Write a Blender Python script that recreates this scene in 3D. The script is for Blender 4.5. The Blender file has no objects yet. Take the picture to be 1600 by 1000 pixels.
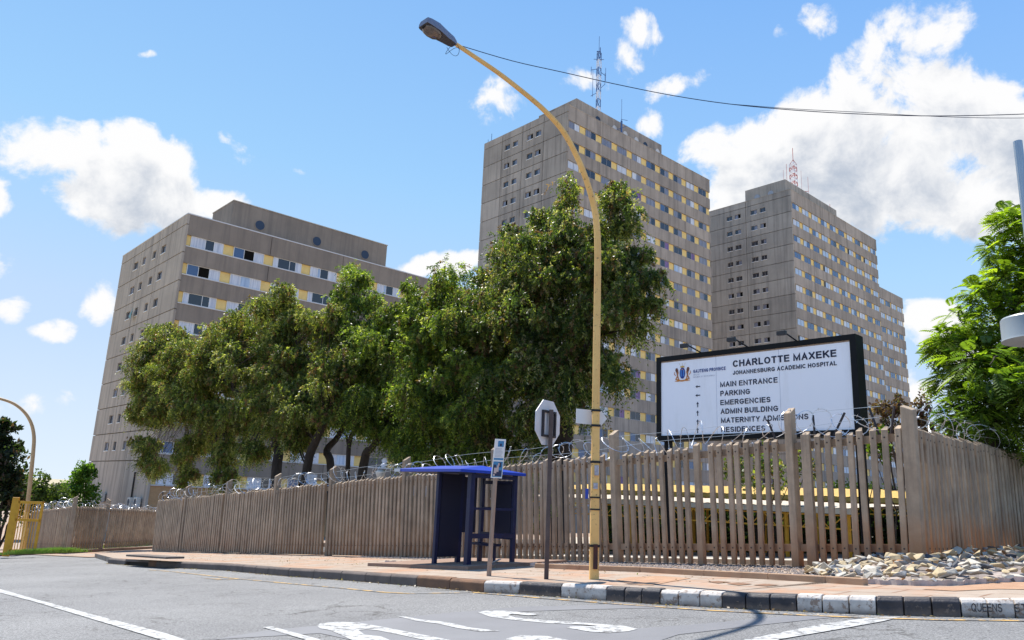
import bpy, bmesh, math, random
import numpy as np
from mathutils import Vector, Matrix
random.seed(7); RNG = np.random.default_rng(11)
SC = bpy.context.scene
rad = math.radians

# ------------------------------------------------------------------ camera
CAMZ = 1.02
PITCH, ROLL, FPX = rad(13.168), rad(2.475), 1185.55
cam_d = bpy.data.cameras.new("camera"); cam = bpy.data.objects.new("camera", cam_d)
SC.collection.objects.link(cam); SC.camera = cam
cam_d.sensor_width = 36; cam_d.lens = FPX / 1600 * 36; cam_d.clip_end = 9000; cam_d.clip_start = 0.05
def cam_rot():
    cp, sp, cr, sr = math.cos(PITCH), math.sin(PITCH), math.cos(ROLL), math.sin(ROLL)
    f = Vector((0, cp, sp)); u0 = Vector((0, -sp, cp)); r0 = Vector((1, 0, 0))
    r = cr * r0 + sr * u0; u = -sr * r0 + cr * u0
    return r, u, f
CR, CU, CF = cam_rot()
M3 = Matrix((CR, CU, -CF)).transposed()
cam.matrix_world = Matrix.Translation((0, 0, CAMZ)) @ M3.to_4x4()

# ------------------------------------------------------------------ world
SUN_EL, SUN_AZ = rad(61), Vector((-0.477, 0.879)).normalized()
W = bpy.data.worlds.new("World"); SC.world = W; W.use_nodes = True
SKY_STRENGTH, SUN_STRENGTH, EXPOSURE = 0.15, 3.2, 1.27
SC.view_settings.view_transform = 'Standard'; SC.view_settings.look = 'None'
SC.view_settings.exposure = EXPOSURE; SC.view_settings.gamma = 1
SC.view_settings.use_curve_mapping = False
sl = bpy.data.lights.new("sun", 'SUN'); sl.energy = SUN_STRENGTH; sl.angle = rad(0.53); sl.color = (1.0, 0.95, 0.87)
so = bpy.data.objects.new("sun", sl); SC.collection.objects.link(so)
SUNV = Vector((SUN_AZ.x * math.cos(SUN_EL), SUN_AZ.y * math.cos(SUN_EL), math.sin(SUN_EL)))
so.rotation_euler = SUNV.to_track_quat('Z', 'Y').to_euler()

def ray(px, py):
    return CR * ((px - 800) / FPX) - CU * ((py - 500) / FPX) + CF
def azel(px, py):
    r = ray(px, py).normalized()
    return math.atan2(r.x, r.y), math.asin(r.z)

class NT:
    def __init__(s, tree): s.t = tree; s.n = tree.nodes; s.l = tree.links
    def new(s, ty, **kw):
        n = s.n.new(ty)
        for k, v in kw.items(): setattr(n, k, v)
        return n
    def put(s, sock, v):
        if isinstance(v, bpy.types.NodeSocket): s.l.new(v, sock)
        elif isinstance(v, (tuple, list)) and sock.type == 'RGBA' and len(v) == 3: sock.default_value = (*v, 1)
        else: sock.default_value = v
    def math(s, op, a, b=0.0, c=0.0, clamp=False):
        n = s.new('ShaderNodeMath', operation=op, use_clamp=clamp)
        s.put(n.inputs[0], a); s.put(n.inputs[1], b); s.put(n.inputs[2], c); return n.outputs[0]
    def vm(s, op, a, b=(0, 0, 0)):
        n = s.new('ShaderNodeVectorMath', operation=op); s.put(n.inputs[0], a); s.put(n.inputs[1], b)
        return n.outputs['Value'] if op in ('DOT_PRODUCT', 'LENGTH', 'DISTANCE') else n.outputs[0]
    def noise(s, vec, scale, detail=4, rough=0.55, dist=0.0, out='Fac'):
        n = s.new('ShaderNodeTexNoise'); s.put(n.inputs['Vector'], vec); n.inputs['Scale'].default_value = scale
        n.inputs['Detail'].default_value = detail; n.inputs['Roughness'].default_value = rough
        n.inputs['Distortion'].default_value = dist; return n.outputs[out]
    def ramp(s, fac, stops):
        n = s.new('ShaderNodeValToRGB'); s.put(n.inputs[0], fac); e = n.color_ramp.elements
        while len(e) < len(stops): e.new(0.5)
        for i, (p, c) in enumerate(stops):
            e[i].position = p; e[i].color = (*c, 1) if isinstance(c, (tuple, list)) else (c, c, c, 1)
        return n.outputs[0]
    def mix(s, fac, a, b, blend='MIX'):
        n = s.new('ShaderNodeMix', data_type='RGBA', blend_type=blend)
        s.put(n.inputs[0], fac); s.put(n.inputs[6], a); s.put(n.inputs[7], b); return n.outputs[2]
    def maprange(s, v, a, b, c=0.0, d=1.0, smooth=False):
        n = s.new('ShaderNodeMapRange', interpolation_type='SMOOTHSTEP' if smooth else 'LINEAR')
        s.put(n.inputs[0], v); n.inputs[1].default_value = a; n.inputs[2].default_value = b
        n.inputs[3].default_value = c; n.inputs[4].default_value = d; return n.outputs[0]

# clouds: soft ellipses by sky direction (azimuth, elevation), broken up by noise
CLOUDS = [  # px, py, rx, ry (photo pixels), weight
 (105,235,95,62,1),(215,255,95,62,1),(170,310,90,50,1),(270,305,75,50,1),(345,305,55,24,.9),(8,315,32,42,1),
 (155,470,42,42,.9),(90,510,50,18,.75),(8,485,30,26,.8),(370,230,26,16,.66),(460,249,20,11,.58),(228,90,20,8,.62),
 (45,640,90,30,.56),(685,414,60,20,1),(1000,40,40,34,.78),(975,80,34,40,.76),(955,112,36,30,.66),(1062,128,62,22,.68),(1022,185,26,34,.66),(905,132,44,22,.6),
 (780,160,62,30,.54),(1425,55,85,48,.8),(1370,110,60,60,.85),(1475,30,60,40,.6),(1275,22,56,22,.68),(1202,42,30,16,.55),(1130,240,60,40,.9),(1180,215,60,55,1),(1250,190,80,70,1.05),
 (1300,220,150,110,1.1),(1400,230,130,110,1.1),(1490,185,95,75,1.05),(1560,210,90,90,1.05),(1330,310,150,80,1.05),(1500,310,140,70,1.0),
 (1200,300,120,80,1.0),(1460,505,52,46,1),(1440,620,56,30,.85),(1520,560,60,40,.7),(1700,260,150,120,1),(-120,240,90,60,.9),(-60,420,60,40,.8),(1750,500,90,60,.9)]
g = bpy.data.node_groups.new("cloud_density", 'ShaderNodeTree')
g.interface.new_socket("Vector", in_out='INPUT', socket_type='NodeSocketVector')
g.interface.new_socket("Density", in_out='OUTPUT', socket_type='NodeSocketFloat')
G = NT(g); gi = G.new('NodeGroupInput'); go = G.new('NodeGroupOutput')
vec = gi.outputs[0]
warp = G.noise(vec, 7.0, 3, 0.55, out='Color')
wv = G.vm('MULTIPLY', G.vm('SUBTRACT', warp, (0.5, 0.5, 0.5)), (0.10, 0.08, 0.0))
pv = G.vm('ADD', vec, wv)
acc = None
for (px, py, rx, ry, wt) in CLOUDS:
    a, e = azel(px, py); a2, _ = azel(px + rx, py); _, e2 = azel(px, py - ry)
    sa, se = max(abs(a2 - a), .004), max(abs(e2 - e), .004)
    d = G.vm('MULTIPLY', G.vm('SUBTRACT', pv, (a, e, 0)), (1 / sa, 1 / se, 0))
    q = G.vm('DOT_PRODUCT', d, d)
    v = G.math('MULTIPLY_ADD', q, -0.55 * wt, wt)
    acc = v if acc is None else G.math('SMOOTH_MAX', acc, v, 0.25)
fb = G.noise(vec, 13.0, 10, 0.62, 0.35)
fb2 = G.noise(vec, 45.0, 6, 0.6)
dn = G.math('ADD', acc, G.math('MULTIPLY', G.math('SUBTRACT', fb, 0.5), 2.0))
dn = G.math('ADD', dn, G.math('MULTIPLY', G.math('SUBTRACT', fb2, 0.5), 0.5))
G.l.new(dn, go.inputs[0])
N = NT(W.node_tree); W.node_tree.nodes.clear()
tc = N.new('ShaderNodeTexCoord'); dirv = tc.outputs['Generated']
sep = N.new('ShaderNodeSeparateXYZ'); N.l.new(dirv, sep.inputs[0])
u = N.math('ARCTAN2', sep.outputs[0], sep.outputs[1]); v = N.math('ARCSINE', sep.outputs[2])
cb = N.new('ShaderNodeCombineXYZ'); N.l.new(u, cb.inputs[0]); N.l.new(v, cb.inputs[1])
def dens(off):
    n = N.new('ShaderNodeGroup'); n.node_tree = g
    N.l.new(N.vm('ADD', cb.outputs[0], off) if off else cb.outputs[0], n.inputs[0]); return n.outputs[0]
d0 = dens(None); d1 = dens((-0.012, 0.035, 0))
cover = N.maprange(d0, 0.36, 0.76, smooth=True)
under = N.maprange(d1, 0.55, 1.55, smooth=True)
sky = N.new('ShaderNodeTexSky', sky_type='NISHITA'); sky.sun_disc = False
sky.sun_elevation = SUN_EL; sky.sun_rotation = math.atan2(SUN_AZ.x, SUN_AZ.y)
sky.altitude = 1500; sky.air_density = 1.0; sky.dust_density = 0.8; sky.ozone_density = 1.6
hz = N.maprange(v, 0.0, 0.75)
air = N.ramp(hz, [(0.0, (1.95, 2.30, 2.62)), (0.22, (1.22, 1.80, 2.64)), (0.55, (.72, 1.42, 2.6)), (1.0, (0.30, .95, 2.3))])
skyc = N.mix(0.8, N.vm('MINIMUM', sky.outputs[0], (3.0, 3.2, 3.4)), air)
cloudc = N.mix(under, (2.82, 2.79, 2.76), (1.36, 1.52, 1.80))
colr = N.mix(N.math('MULTIPLY', cover, 0.96), skyc, cloudc)
bg = N.new('ShaderNodeBackground'); N.l.new(colr, bg.inputs[0]); bg.inputs[1].default_value = SKY_STRENGTH
wo = N.new('ShaderNodeOutputWorld'); N.l.new(bg.outputs[0], wo.inputs[0])

# ------------------------------------------------------------------ materials
def pos_nodes(n, object_space=False):
    if object_space: return n.new('ShaderNodeTexCoord').outputs['Object']
    return n.new('ShaderNodeNewGeometry').outputs['Position']
def mat(name, c1, c2=None, scale=3.0, rough=0.8, metal=0.0, bump=0.0, bscale=40.0, spec=0.4, stretch=None, coat=0.0, lo=0.35, hi=0.65, extra=None, island=0.0, detail=6):
    m = bpy.data.materials.new(name); m.use_nodes = True; n = NT(m.node_tree); b = m.node_tree.nodes['Principled BSDF']
    p = pos_nodes(n); p0 = p
    if stretch: p = n.vm('MULTIPLY', p, stretch)
    col = None
    if c2 is not None:
        f = n.maprange(n.noise(p, scale, detail, 0.6), lo, hi)
        col = n.mix(f, c1, c2)
    if island:
        gi_ = n.new('ShaderNodeNewGeometry').outputs['Random Per Island']
        k = n.maprange(gi_, 0, 1, 1 - island, 1 + island)
        cc = n.new('ShaderNodeCombineXYZ'); [n.l.new(k, cc.inputs[i]) for i in range(3)]
        col = n.mix(1.0, col if col is not None else c1, cc.outputs[0], 'MULTIPLY')
    if extra: col = extra(n, p0, col if col is not None else c1)
    n.put(b.inputs['Base Color'], col if col is not None else c1)
    b.inputs['Roughness'].default_value = rough; b.inputs['Metallic'].default_value = metal
    b.inputs['Specular IOR Level'].default_value = spec; b.inputs['Coat Weight'].default_value = coat
    if bump:
        bn = n.new('ShaderNodeBump'); bn.inputs['Strength'].default_value = bump; bn.inputs['Distance'].default_value = 0.02
        n.l.new(n.noise(p0, bscale, 5, 0.6), bn.inputs['Height']); n.l.new(bn.outputs[0], b.inputs['Normal'])
    return m
def sepz(n, p, i=2):
    s = n.new('ShaderNodeSeparateXYZ'); n.l.new(p, s.inputs[0]); return s.outputs[i]
def streaks(amt, dark, sc=(1.2, 1.2, 0.06)):
    def f(n, p, col):
        q = n.vm('MULTIPLY', p, sc)
        k = n.maprange(n.noise(q, 1.0, 6, 0.72), 0.46, 0.70, 0, min(.8, amt * 1.25))
        col = n.mix(k, col, dark)
        k2 = n.maprange(n.noise(p, 0.12, 4, 0.6), 0.4, 0.7, 0, amt * .6)
        return n.mix(k2, col, dark)
    return f
M = {}
M['concrete_a'] = mat('concrete_lit_end', (.52,.435,.355), (.455,.38,.31), .35, .9, bump=.15, bscale=9, extra=streaks(0.55, (.19,.16,.14)), island=.06)  # end wall: its stronger light is put into a paler concrete colour
M['concrete_as'] = mat('concrete_shaded_face', (.31,.252,.203), (.265,.215,.173), .5, .9, bump=.15, bscale=9, extra=streaks(0.50, (.15,.125,.11)), island=.04)  # same concrete on the long face, shade put into the colour
M['concrete_b'] = mat('concrete_grey_brown', (.45,.385,.325), (.395,.335,.285), .3, .9, extra=streaks(0.60, (.155,.135,.12)), island=.13)
M['concrete_bs'] = mat('concrete_spandrel', (.42,.352,.298), (.36,.30,.255), .4, .9, extra=streaks(0.60, (.13,.115,.105)), island=.10)  # tower long faces: weaker light painted as slightly darker concrete
M['concrete_c'] = mat('concrete_grey', (.44,.39,.335), (.385,.34,.293), .3, .9, extra=streaks(0.60, (.14,.13,.12)), island=.11)
M['joint'] = mat('dark_joint', (.05,.045,.04), rough=.95)
M['infill'] = mat('yellow_infill', (.84,.60,.22), (.76,.53,.19), 1.5, .6, island=.1)
M['white_frame'] = mat('white_window_frame', (.74,.74,.74), rough=.5)
M['grey_frame'] = mat('aluminium_frame', (.34,.34,.36), rough=.4, metal=.3)
def glass(name, c, rough=.06, spec=.8): return mat(name, c, rough=rough, spec=spec)
M['glass_dark'] = glass('dark_glass', (.018,.022,.035))
M['glass_sky_tint'] = glass('sky_tinted_glass', (.05,.10,.22))  # blue of the reflected sky put into the pane colour
M['glass_open'] = mat('open_dark_room', (.008,.007,.006), rough=.9, spec=.1)
def fold_shading(c, d):  # pleat shading painted as light and dark bands on flat panes
    def f(n, p, col):
        q = n.vm('MULTIPLY', p, (1, 1, .05)); k = n.maprange(n.noise(q, 5.5, 3, .6), .35, .65)
        return n.mix(k, c, d)
    return f
M['curtain'] = mat('white_curtain', (.7,.7,.72), rough=.35, spec=.6, coat=.4, extra=fold_shading((.72,.72,.76), (.46,.48,.56)))
M['curtain_blue'] = mat('pale_blue_curtain', (.5,.6,.75), rough=.35, spec=.6, coat=.4, extra=fold_shading((.50,.60,.75), (.28,.38,.55)))
M['curtain_purple'] = mat('purple_curtain', (.2,.1,.25), rough=.4, coat=.4, extra=fold_shading((.24,.12,.30), (.10,.05,.16)))
M['blind'] = mat('grey_blind', (.20,.20,.25), rough=.35, spec=.6, coat=.4, extra=fold_shading((.24,.24,.30), (.12,.125,.17)))
M['brick'] = mat('tan_brick', (.50,.29,.14), (.42,.24,.12), 6, .9)
M['roof_gravel'] = mat('roof_gravel', (.3,.29,.27), (.25,.24,.22), 2, .95)
M['vent_dark'] = mat('vent_grille', (.03,.05,.09), rough=.5)
M['white_trim'] = mat('white_trim', (.62,.61,.62), rough=.6)

def asphalt():
    m = bpy.data.materials.new('asphalt'); m.use_nodes = True; n = NT(m.node_tree); b = m.node_tree.nodes['Principled BSDF']
    p = pos_nodes(n)
    big = n.maprange(n.noise(p, .35, 4, .6), .35, .65)
    col = n.mix(big, (.150,.149,.150), (.195,.194,.192))
    st = n.maprange(n.noise(p, 48, 4, .85), .40, .60)
    col = n.mix(st, n.mix(1.0, col, (.38,.375,.38), 'MULTIPLY'), n.mix(1.0, col, (1.55,1.53,1.50), 'MULTIPLY'))
    stains = n.maprange(n.noise(p, 1.1, 5, .7), .58, .78, 0, .35)
    col = n.mix(stains, col, (.11,.105,.10))
    wv_ = n.vm('ADD', p, n.vm('MULTIPLY', n.noise(p, 2.2, 4, .65, out='Color'), (.8,.8,0)))
    vo = n.new('ShaderNodeTexVoronoi', feature='DISTANCE_TO_EDGE'); n.l.new(wv_, vo.inputs['Vector']); vo.inputs['Scale'].default_value = 1.7
    crack = n.maprange(vo.outputs['Distance'], .006, .030, 1, 0)
    crack = n.math('MULTIPLY', crack, n.maprange(n.noise(p, .5, 3, .6), .46, .56))
    col = n.mix(n.math('MULTIPLY', crack, .85), col, (.045,.04,.035))
    n.put(b.inputs['Base Color'], col); b.inputs['Roughness'].default_value = .75; b.inputs['Specular IOR Level'].default_value = .45
    bn = n.new('ShaderNodeBump'); bn.inputs['Strength'].default_value = .55; bn.inputs['Distance'].default_value = .012
    h = n.math('SUBTRACT', n.noise(p, 75, 4, .7), n.math('MULTIPLY', crack, .6)); n.l.new(h, bn.inputs['Height'])
    n.l.new(bn.outputs[0], b.inputs['Normal']); return m
M['asphalt'] = asphalt()
M['asphalt_patch'] = mat('smooth_tar_patch', (.172,.170,.178), (.150,.148,.155), 1.5, .62, bump=.2, bscale=90, spec=.5)
def worn(name, c, thr=.62, under=(.16,.155,.15), sc=9):
    def f(n, p, col):
        k = n.maprange(n.noise(p, sc, 8, .72), thr - .03, thr + .03)
        k2 = n.maprange(n.noise(p, 80, 3, .7), .35, .7, .82, 1.05)
        cc = n.new('ShaderNodeCombineXYZ'); [n.l.new(k2, cc.inputs[i]) for i in range(3)]
        return n.mix(k, n.mix(1.0, col, cc.outputs[0], 'MULTIPLY'), under)
    return mat(name, c, rough=.7, extra=f, bump=.35, bscale=75)
M['paint_white'] = worn('road_paint_white', (.47,.465,.45), .545)
M['paint_yellow'] = worn('road_paint_yellow', (.62,.38,.12), .50, sc=5)
def pave_x(n, p, col):
    soil = n.maprange(n.noise(p, .75, 6, .65), .49, .64)
    col = n.mix(n.math('MULTIPLY', soil, .75), col, (.40,.20,.105))
    al_ = n.vm('DOT_PRODUCT', p, (.687, -.727, 0)); pe_ = n.vm('DOT_PRODUCT', p, (-.727, -.687, 0))
    cb_ = n.new('ShaderNodeCombineXYZ'); n.l.new(al_, cb_.inputs[0]); n.l.new(pe_, cb_.inputs[1])
    br = n.new('ShaderNodeTexBrick'); n.l.new(cb_.outputs[0], br.inputs['Vector']); br.inputs['Scale'].default_value = 1.0
    br.inputs['Mortar Size'].default_value = .02; br.inputs['Brick Width'].default_value = .9; br.inputs['Row Height'].default_value = .6
    k = n.math('MULTIPLY', br.outputs['Fac'], n.maprange(n.noise(p, 1.3, 3, .6), .40, .52))
    col = n.mix(n.math('MULTIPLY', k, .85), col, (.20,.10,.055))
    dk = n.maprange(n.noise(p, 14, 6, .7), .58, .72, 0, .45)
    return n.mix(dk, col, (.24,.16,.12))
M['pavement'] = mat('dusty_pavement', (.375,.30,.235), (.305,.24,.185), 2.2, .92, bump=.3, bscale=30, extra=pave_x)
M['soil'] = mat('red_soil', (.43,.265,.165), (.35,.20,.12), 5, .97, bump=.6, bscale=40)
M['pad'] = mat('brown_slab', (.30,.20,.15), (.24,.16,.12), 4, .95, bump=.3, bscale=50)
M['yard'] = mat('yard_asphalt', (.10,.095,.09), (.075,.07,.066), .6, .95, bump=.2, bscale=30)
M['bounce_ground'] = mat('pale_bounce_ground', (.58,.49,.38), (.50,.41,.31), .2, .95, bump=.2, bscale=20)  # kept pale as an unseen reflector, bouncing warm light onto the facades
M['earth'] = mat('dry_earth', (.42,.34,.23), (.34,.30,.18), .05, .97, bump=.4, bscale=5)
M['grass'] = mat('short_grass', (.30,.50,.06), (.40,.50,.10), 6, .9)
M['kerb_plain'] = mat('brown_kerb_concrete', (.235,.125,.07), (.165,.095,.06), 3, .92, bump=.5, bscale=25)
M['kerb_grey'] = mat('grey_kerb_concrete', (.17,.135,.115), (.125,.10,.085), 3, .92, bump=.5, bscale=25)
def chip(under, thr, base_dirt):
    def f(n, p, col):
        k = n.maprange(n.noise(p, 11, 8, .75), thr - .02, thr + .02)
        col = n.mix(k, col, under)
        k2 = n.maprange(n.noise(p, 3, 6, .7), .5, .72, 0, .55)
        col = n.mix(k2, col, base_dirt)
        x, y, z = (sepz(n, p, i) for i in range(3))
        h = n.math('SUBTRACT', z, n.math('ADD', n.math('MULTIPLY_ADD', x, .0613, .003), n.math('MULTIPLY', y, -.0357)))
        h = n.math('ADD', h, n.math('MULTIPLY', n.math('SUBTRACT', n.noise(p, 7, 5, .7), .5), .12))
        return n.mix(n.maprange(h, .0, .075, .8, 0), col, (.23,.16,.115))
    return f
M['kerb_white'] = mat('kerb_paint_white', (.66,.60,.535), (.50,.455,.41), 4, .75, bump=.45, bscale=22, extra=chip((.30,.22,.17), .565, (.36,.28,.23)))
M['kerb_black'] = mat('kerb_paint_black', (.030,.029,.034), (.055,.05,.055), 4, .6, bump=.45, bscale=22, extra=chip((.22,.16,.12), .60, (.10,.075,.06)))
M['edging'] = mat('sandy_edging', (.46,.30,.19), (.38,.24,.15), 3, .93, bump=.4, bscale=30)
M['corrug'] = mat('fibre_cement_edging', (.55,.50,.47), (.40,.34,.31), 4, .9)

def fence_mat():
    m = bpy.data.materials.new('weathered_fence_concrete'); m.use_nodes = True; n = NT(m.node_tree); b = m.node_tree.nodes['Principled BSDF']
    p = pos_nodes(n); oi = n.new('ShaderNodeObjectInfo').outputs['Random']
    col = n.mix(n.maprange(n.noise(p, 2.0, 6, .65), .35, .65), (.45,.345,.245), (.315,.24,.172))
    k = n.maprange(oi, 0, 1, .84, 1.14); cc = n.new('ShaderNodeCombineXYZ'); [n.l.new(k, cc.inputs[i]) for i in range(3)]
    col = n.mix(1.0, col, cc.outputs[0], 'MULTIPLY')
    q = n.vm('MULTIPLY', p, (9, 9, .5)); col = n.mix(n.maprange(n.noise(q, 1.0, 6, .7), .5, .72, 0, .55), col, (.17,.13,.105))
    x, y, z = (sepz(n, p, i) for i in range(3))
    gz = n.math('ADD', n.math('MULTIPLY_ADD', x, .0613, .183), n.math('MULTIPLY', y, -.0357))
    h = n.math('SUBTRACT', z, gz)
    h = n.math('ADD', h, n.math('MULTIPLY', n.math('SUBTRACT', n.noise(p, 1.6, 5, .7), .5), 1.1))
    side = n.maprange(x, 2.0, 6.5, .25, 1.0)
    st = n.math('MULTIPLY', n.maprange(h, .05, .95, .95, 0), side)
    col = n.mix(st, col, (.40,.175,.07))
    hg = n.maprange(n.noise(n.vm('MULTIPLY', p, (2, 2, .8)), 1.2, 6, .7), .55, .75, 0, .5)
    col = n.mix(hg, col, (.14,.115,.10))
    n.put(b.inputs['Base Color'], col); b.inputs['Roughness'].default_value = .92; b.inputs['Specular IOR Level'].default_value = .25
    bn = n.new('ShaderNodeBump'); bn.inputs['Strength'].default_value = .4; bn.inputs['Distance'].default_value = .012
    n.l.new(n.noise(p, 45, 5, .65), bn.inputs['Height']); n.l.new(bn.outputs[0], b.inputs['Normal']); return m
M['fence'] = fence_mat()
M['bolt'] = mat('bolt_hole', (.07,.05,.04), rough=.8)
M['razor'] = mat('galvanised_wire', (.62,.63,.66), rough=.35, metal=.75, spec=.6)
M['iron'] = mat('dark_iron', (.05,.045,.05), rough=.6, metal=.5)
M['lamp_paint'] = mat('faded_yellow_paint', (.90,.55,.19), (.80,.46,.15), 3, .55, bump=.15, bscale=20,
    extra=lambda n, p, col: n.mix(n.maprange(n.noise(p, 14, 6, .7), .60, .64, 0, .8), col, (.24,.12,.05)))
M['arm_paint'] = mat('weathered_arm_paint', (.62,.41,.22), (.54,.34,.17), 2, .55)
M['band'] = mat('black_strap', (.02,.02,.022), rough=.5, metal=.3)
M['paper'] = mat('torn_paper', (.58,.56,.58), (.30,.28,.32), 25, .9)
M['rust'] = mat('rusty_hatch', (.10,.035,.025), (.05,.03,.03), 12, .9)
M['lum_body'] = mat('luminaire_housing', (.22,.22,.27), rough=.45, metal=.3)
M['lum_under'] = mat('luminaire_underside', (.06,.05,.05), rough=.6)
M['bowl'] = mat('dirty_lamp_bowl', (.17,.11,.08), (.07,.05,.04), 9, .15, spec=.7)
M['sign_back'] = mat('sign_back_aluminium', (.72,.72,.75), (.64,.64,.67), 5, .5, metal=.15)
M['sign_white'] = mat('white_sign_face', (.74,.73,.72), rough=.5)
M['wood_post'] = mat('brown_steel_post', (.12,.085,.075), (.08,.055,.05), 6, .7)
M['pole_pale'] = mat('pale_wooden_post', (.40,.29,.22), (.30,.21,.16), 4, .85, stretch=(12, 12, 1))
M['blue_roof'] = mat('blue_roof_sheet', (.009,.055,.46), (.010,.045,.36), 2, .35, spec=.5)
M['blue_steel'] = mat('dark_blue_steel', (.007,.014,.065), (.006,.010,.045), 4, .45)
M['blue_dark'] = mat('navy_panel', (.008,.011,.035), rough=.5)
M['board'] = mat('billboard_vinyl', (.93,.93,.97), rough=.4, extra=lambda n, p, col: n.mix(n.maprange(n.noise(n.vm('MULTIPLY', p, (2.5, 2.5, .5)), 1.0, 6, .7), .52, .75, 0, .3), col, (.62,.60,.58)))
M['board_frame'] = mat('black_board_frame', (.007,.007,.008), rough=.6, spec=.2)
M['rot'] = mat('bleached_board_edge', (.45,.33,.25), (.30,.22,.17), 12, .9)
M['ink'] = mat('navy_lettering', (.010,.014,.045), rough=.5)
M['ink_blue'] = mat('blue_lettering', (.02,.06,.24), rough=.5)
M['ink_grey'] = mat('grey_lettering', (.36,.38,.46), rough=.5)
M['shield'] = mat('crest_blue', (.012,.04,.26), rough=.5)
M['shield_l'] = mat('crest_light_blue', (.07,.24,.6), rough=.5)
M['crest_orange'] = mat('crest_orange', (.58,.20,.02), rough=.5)
M['crest_brown'] = mat('crest_brown', (.16,.05,.025), rough=.5)
M['crest_tan'] = mat('crest_tan', (.55,.24,.11), rough=.5)
M['crest_gold'] = mat('crest_gold', (.62,.40,.10), rough=.5)
M['yellow_steel'] = mat('yellow_steel', (.72,.36,.02), (.60,.28,.02), 3, .5)
M['sheet_yellow'] = mat('yellow_sheet_roof', (.66,.43,.10), (.55,.33,.08), 2, .5)
M['sheet_pale'] = mat('pale_sheet_roof', (.66,.56,.42), (.58,.48,.36), 2, .5)
M['steel'] = mat('galvanised_pole', (.40,.45,.50), (.33,.38,.43), 8, .4, metal=.6, stretch=(10, 10, .6))
M['grey_paint'] = mat('pale_grey_paint', (.27,.31,.34), rough=.4)
M['ac'] = mat('cream_enamel', (.62,.60,.55), rough=.5)
M['dark_plastic'] = mat('dark_plastic', (.03,.03,.032), rough=.5)
M['mast_red'] = mat('mast_red', (.42,.06,.05), rough=.6)
M['mast_white'] = mat('mast_white', (.65,.66,.72), rough=.6)
M['mast_blue'] = mat('mast_blue_grey', (.08,.14,.30), rough=.6)
M['cable'] = mat('black_cable', (.012,.02,.06), rough=.6)
M['globe'] = mat('white_globe', (.78,.72,.64), rough=.35)
M['bark'] = mat('dark_bark', (.062,.046,.036), (.033,.025,.02), 9, .95, bump=.8, bscale=16, stretch=(1, 1, .25))
for nm, c in (('car_black', (.012,.012,.014)), ('car_grey', (.10,.10,.11)), ('car_white', (.62,.62,.62)), ('car_red', (.25,.02,.02))):
    M[nm] = mat(nm + '_paint', c, rough=.25, coat=.8)
M['tyre'] = mat('tyre_rubber', (.015,.015,.015), rough=.9)
M['rim'] = mat('alloy_rim', (.45,.45,.46), rough=.3, metal=.8)
M['tail'] = mat('red_tail_lamp', (.35,.01,.01), rough=.2)
M['poster_blue'] = mat('poster_blue', (.05,.22,.42), rough=.4)
M['poster_navy'] = mat('poster_navy', (.02,.03,.08), rough=.4)
M['poster_skin'] = mat('poster_pale', (.55,.42,.40), rough=.4)
ROCKC = {'yellow': ((.52,.41,.25), (.42,.32,.19)), 'pale': ((.54,.49,.41), (.43,.39,.32)), 'grey': ((.33,.33,.33), (.21,.215,.22)), 'rust': ((.38,.20,.09), (.28,.16,.08)), 'dark': ((.07,.075,.085), (.12,.12,.13))}
for k, (a, b_) in ROCKC.items():
    M['rock_' + k] = mat('rock_' + k, a, b_, 9, .85, bump=.5, bscale=18)
M['gravel'] = mat('grey_gravel', (.33,.27,.23), (.19,.16,.145), 30, .95, island=.4)

def leaf_mat(name, transl=.35, rough=.5):
    m = bpy.data.materials.new(name); m.use_nodes = True; n = NT(m.node_tree); n.n.clear()
    a = n.new('ShaderNodeAttribute'); a.attribute_name = 'tint'
    d = n.new('ShaderNodeBsdfPrincipled'); n.l.new(a.outputs['Color'], d.inputs['Base Color']); d.inputs['Roughness'].default_value = rough
    d.inputs['Specular IOR Level'].default_value = .3
    t = n.new('ShaderNodeBsdfTranslucent'); n.l.new(n.mix(1.0, a.outputs['Color'], (1.7,1.85,.6), 'MULTIPLY'), t.inputs[0])
    mx = n.new('ShaderNodeMixShader'); mx.inputs[0].default_value = transl
    n.l.new(d.outputs[0], mx.inputs[1]); n.l.new(t.outputs[0], mx.inputs[2])
    o = n.new('ShaderNodeOutputMaterial'); n.l.new(mx.outputs[0], o.inputs[0]); return m
M['leaf'] = leaf_mat('foliage', .48, .38); 

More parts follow.
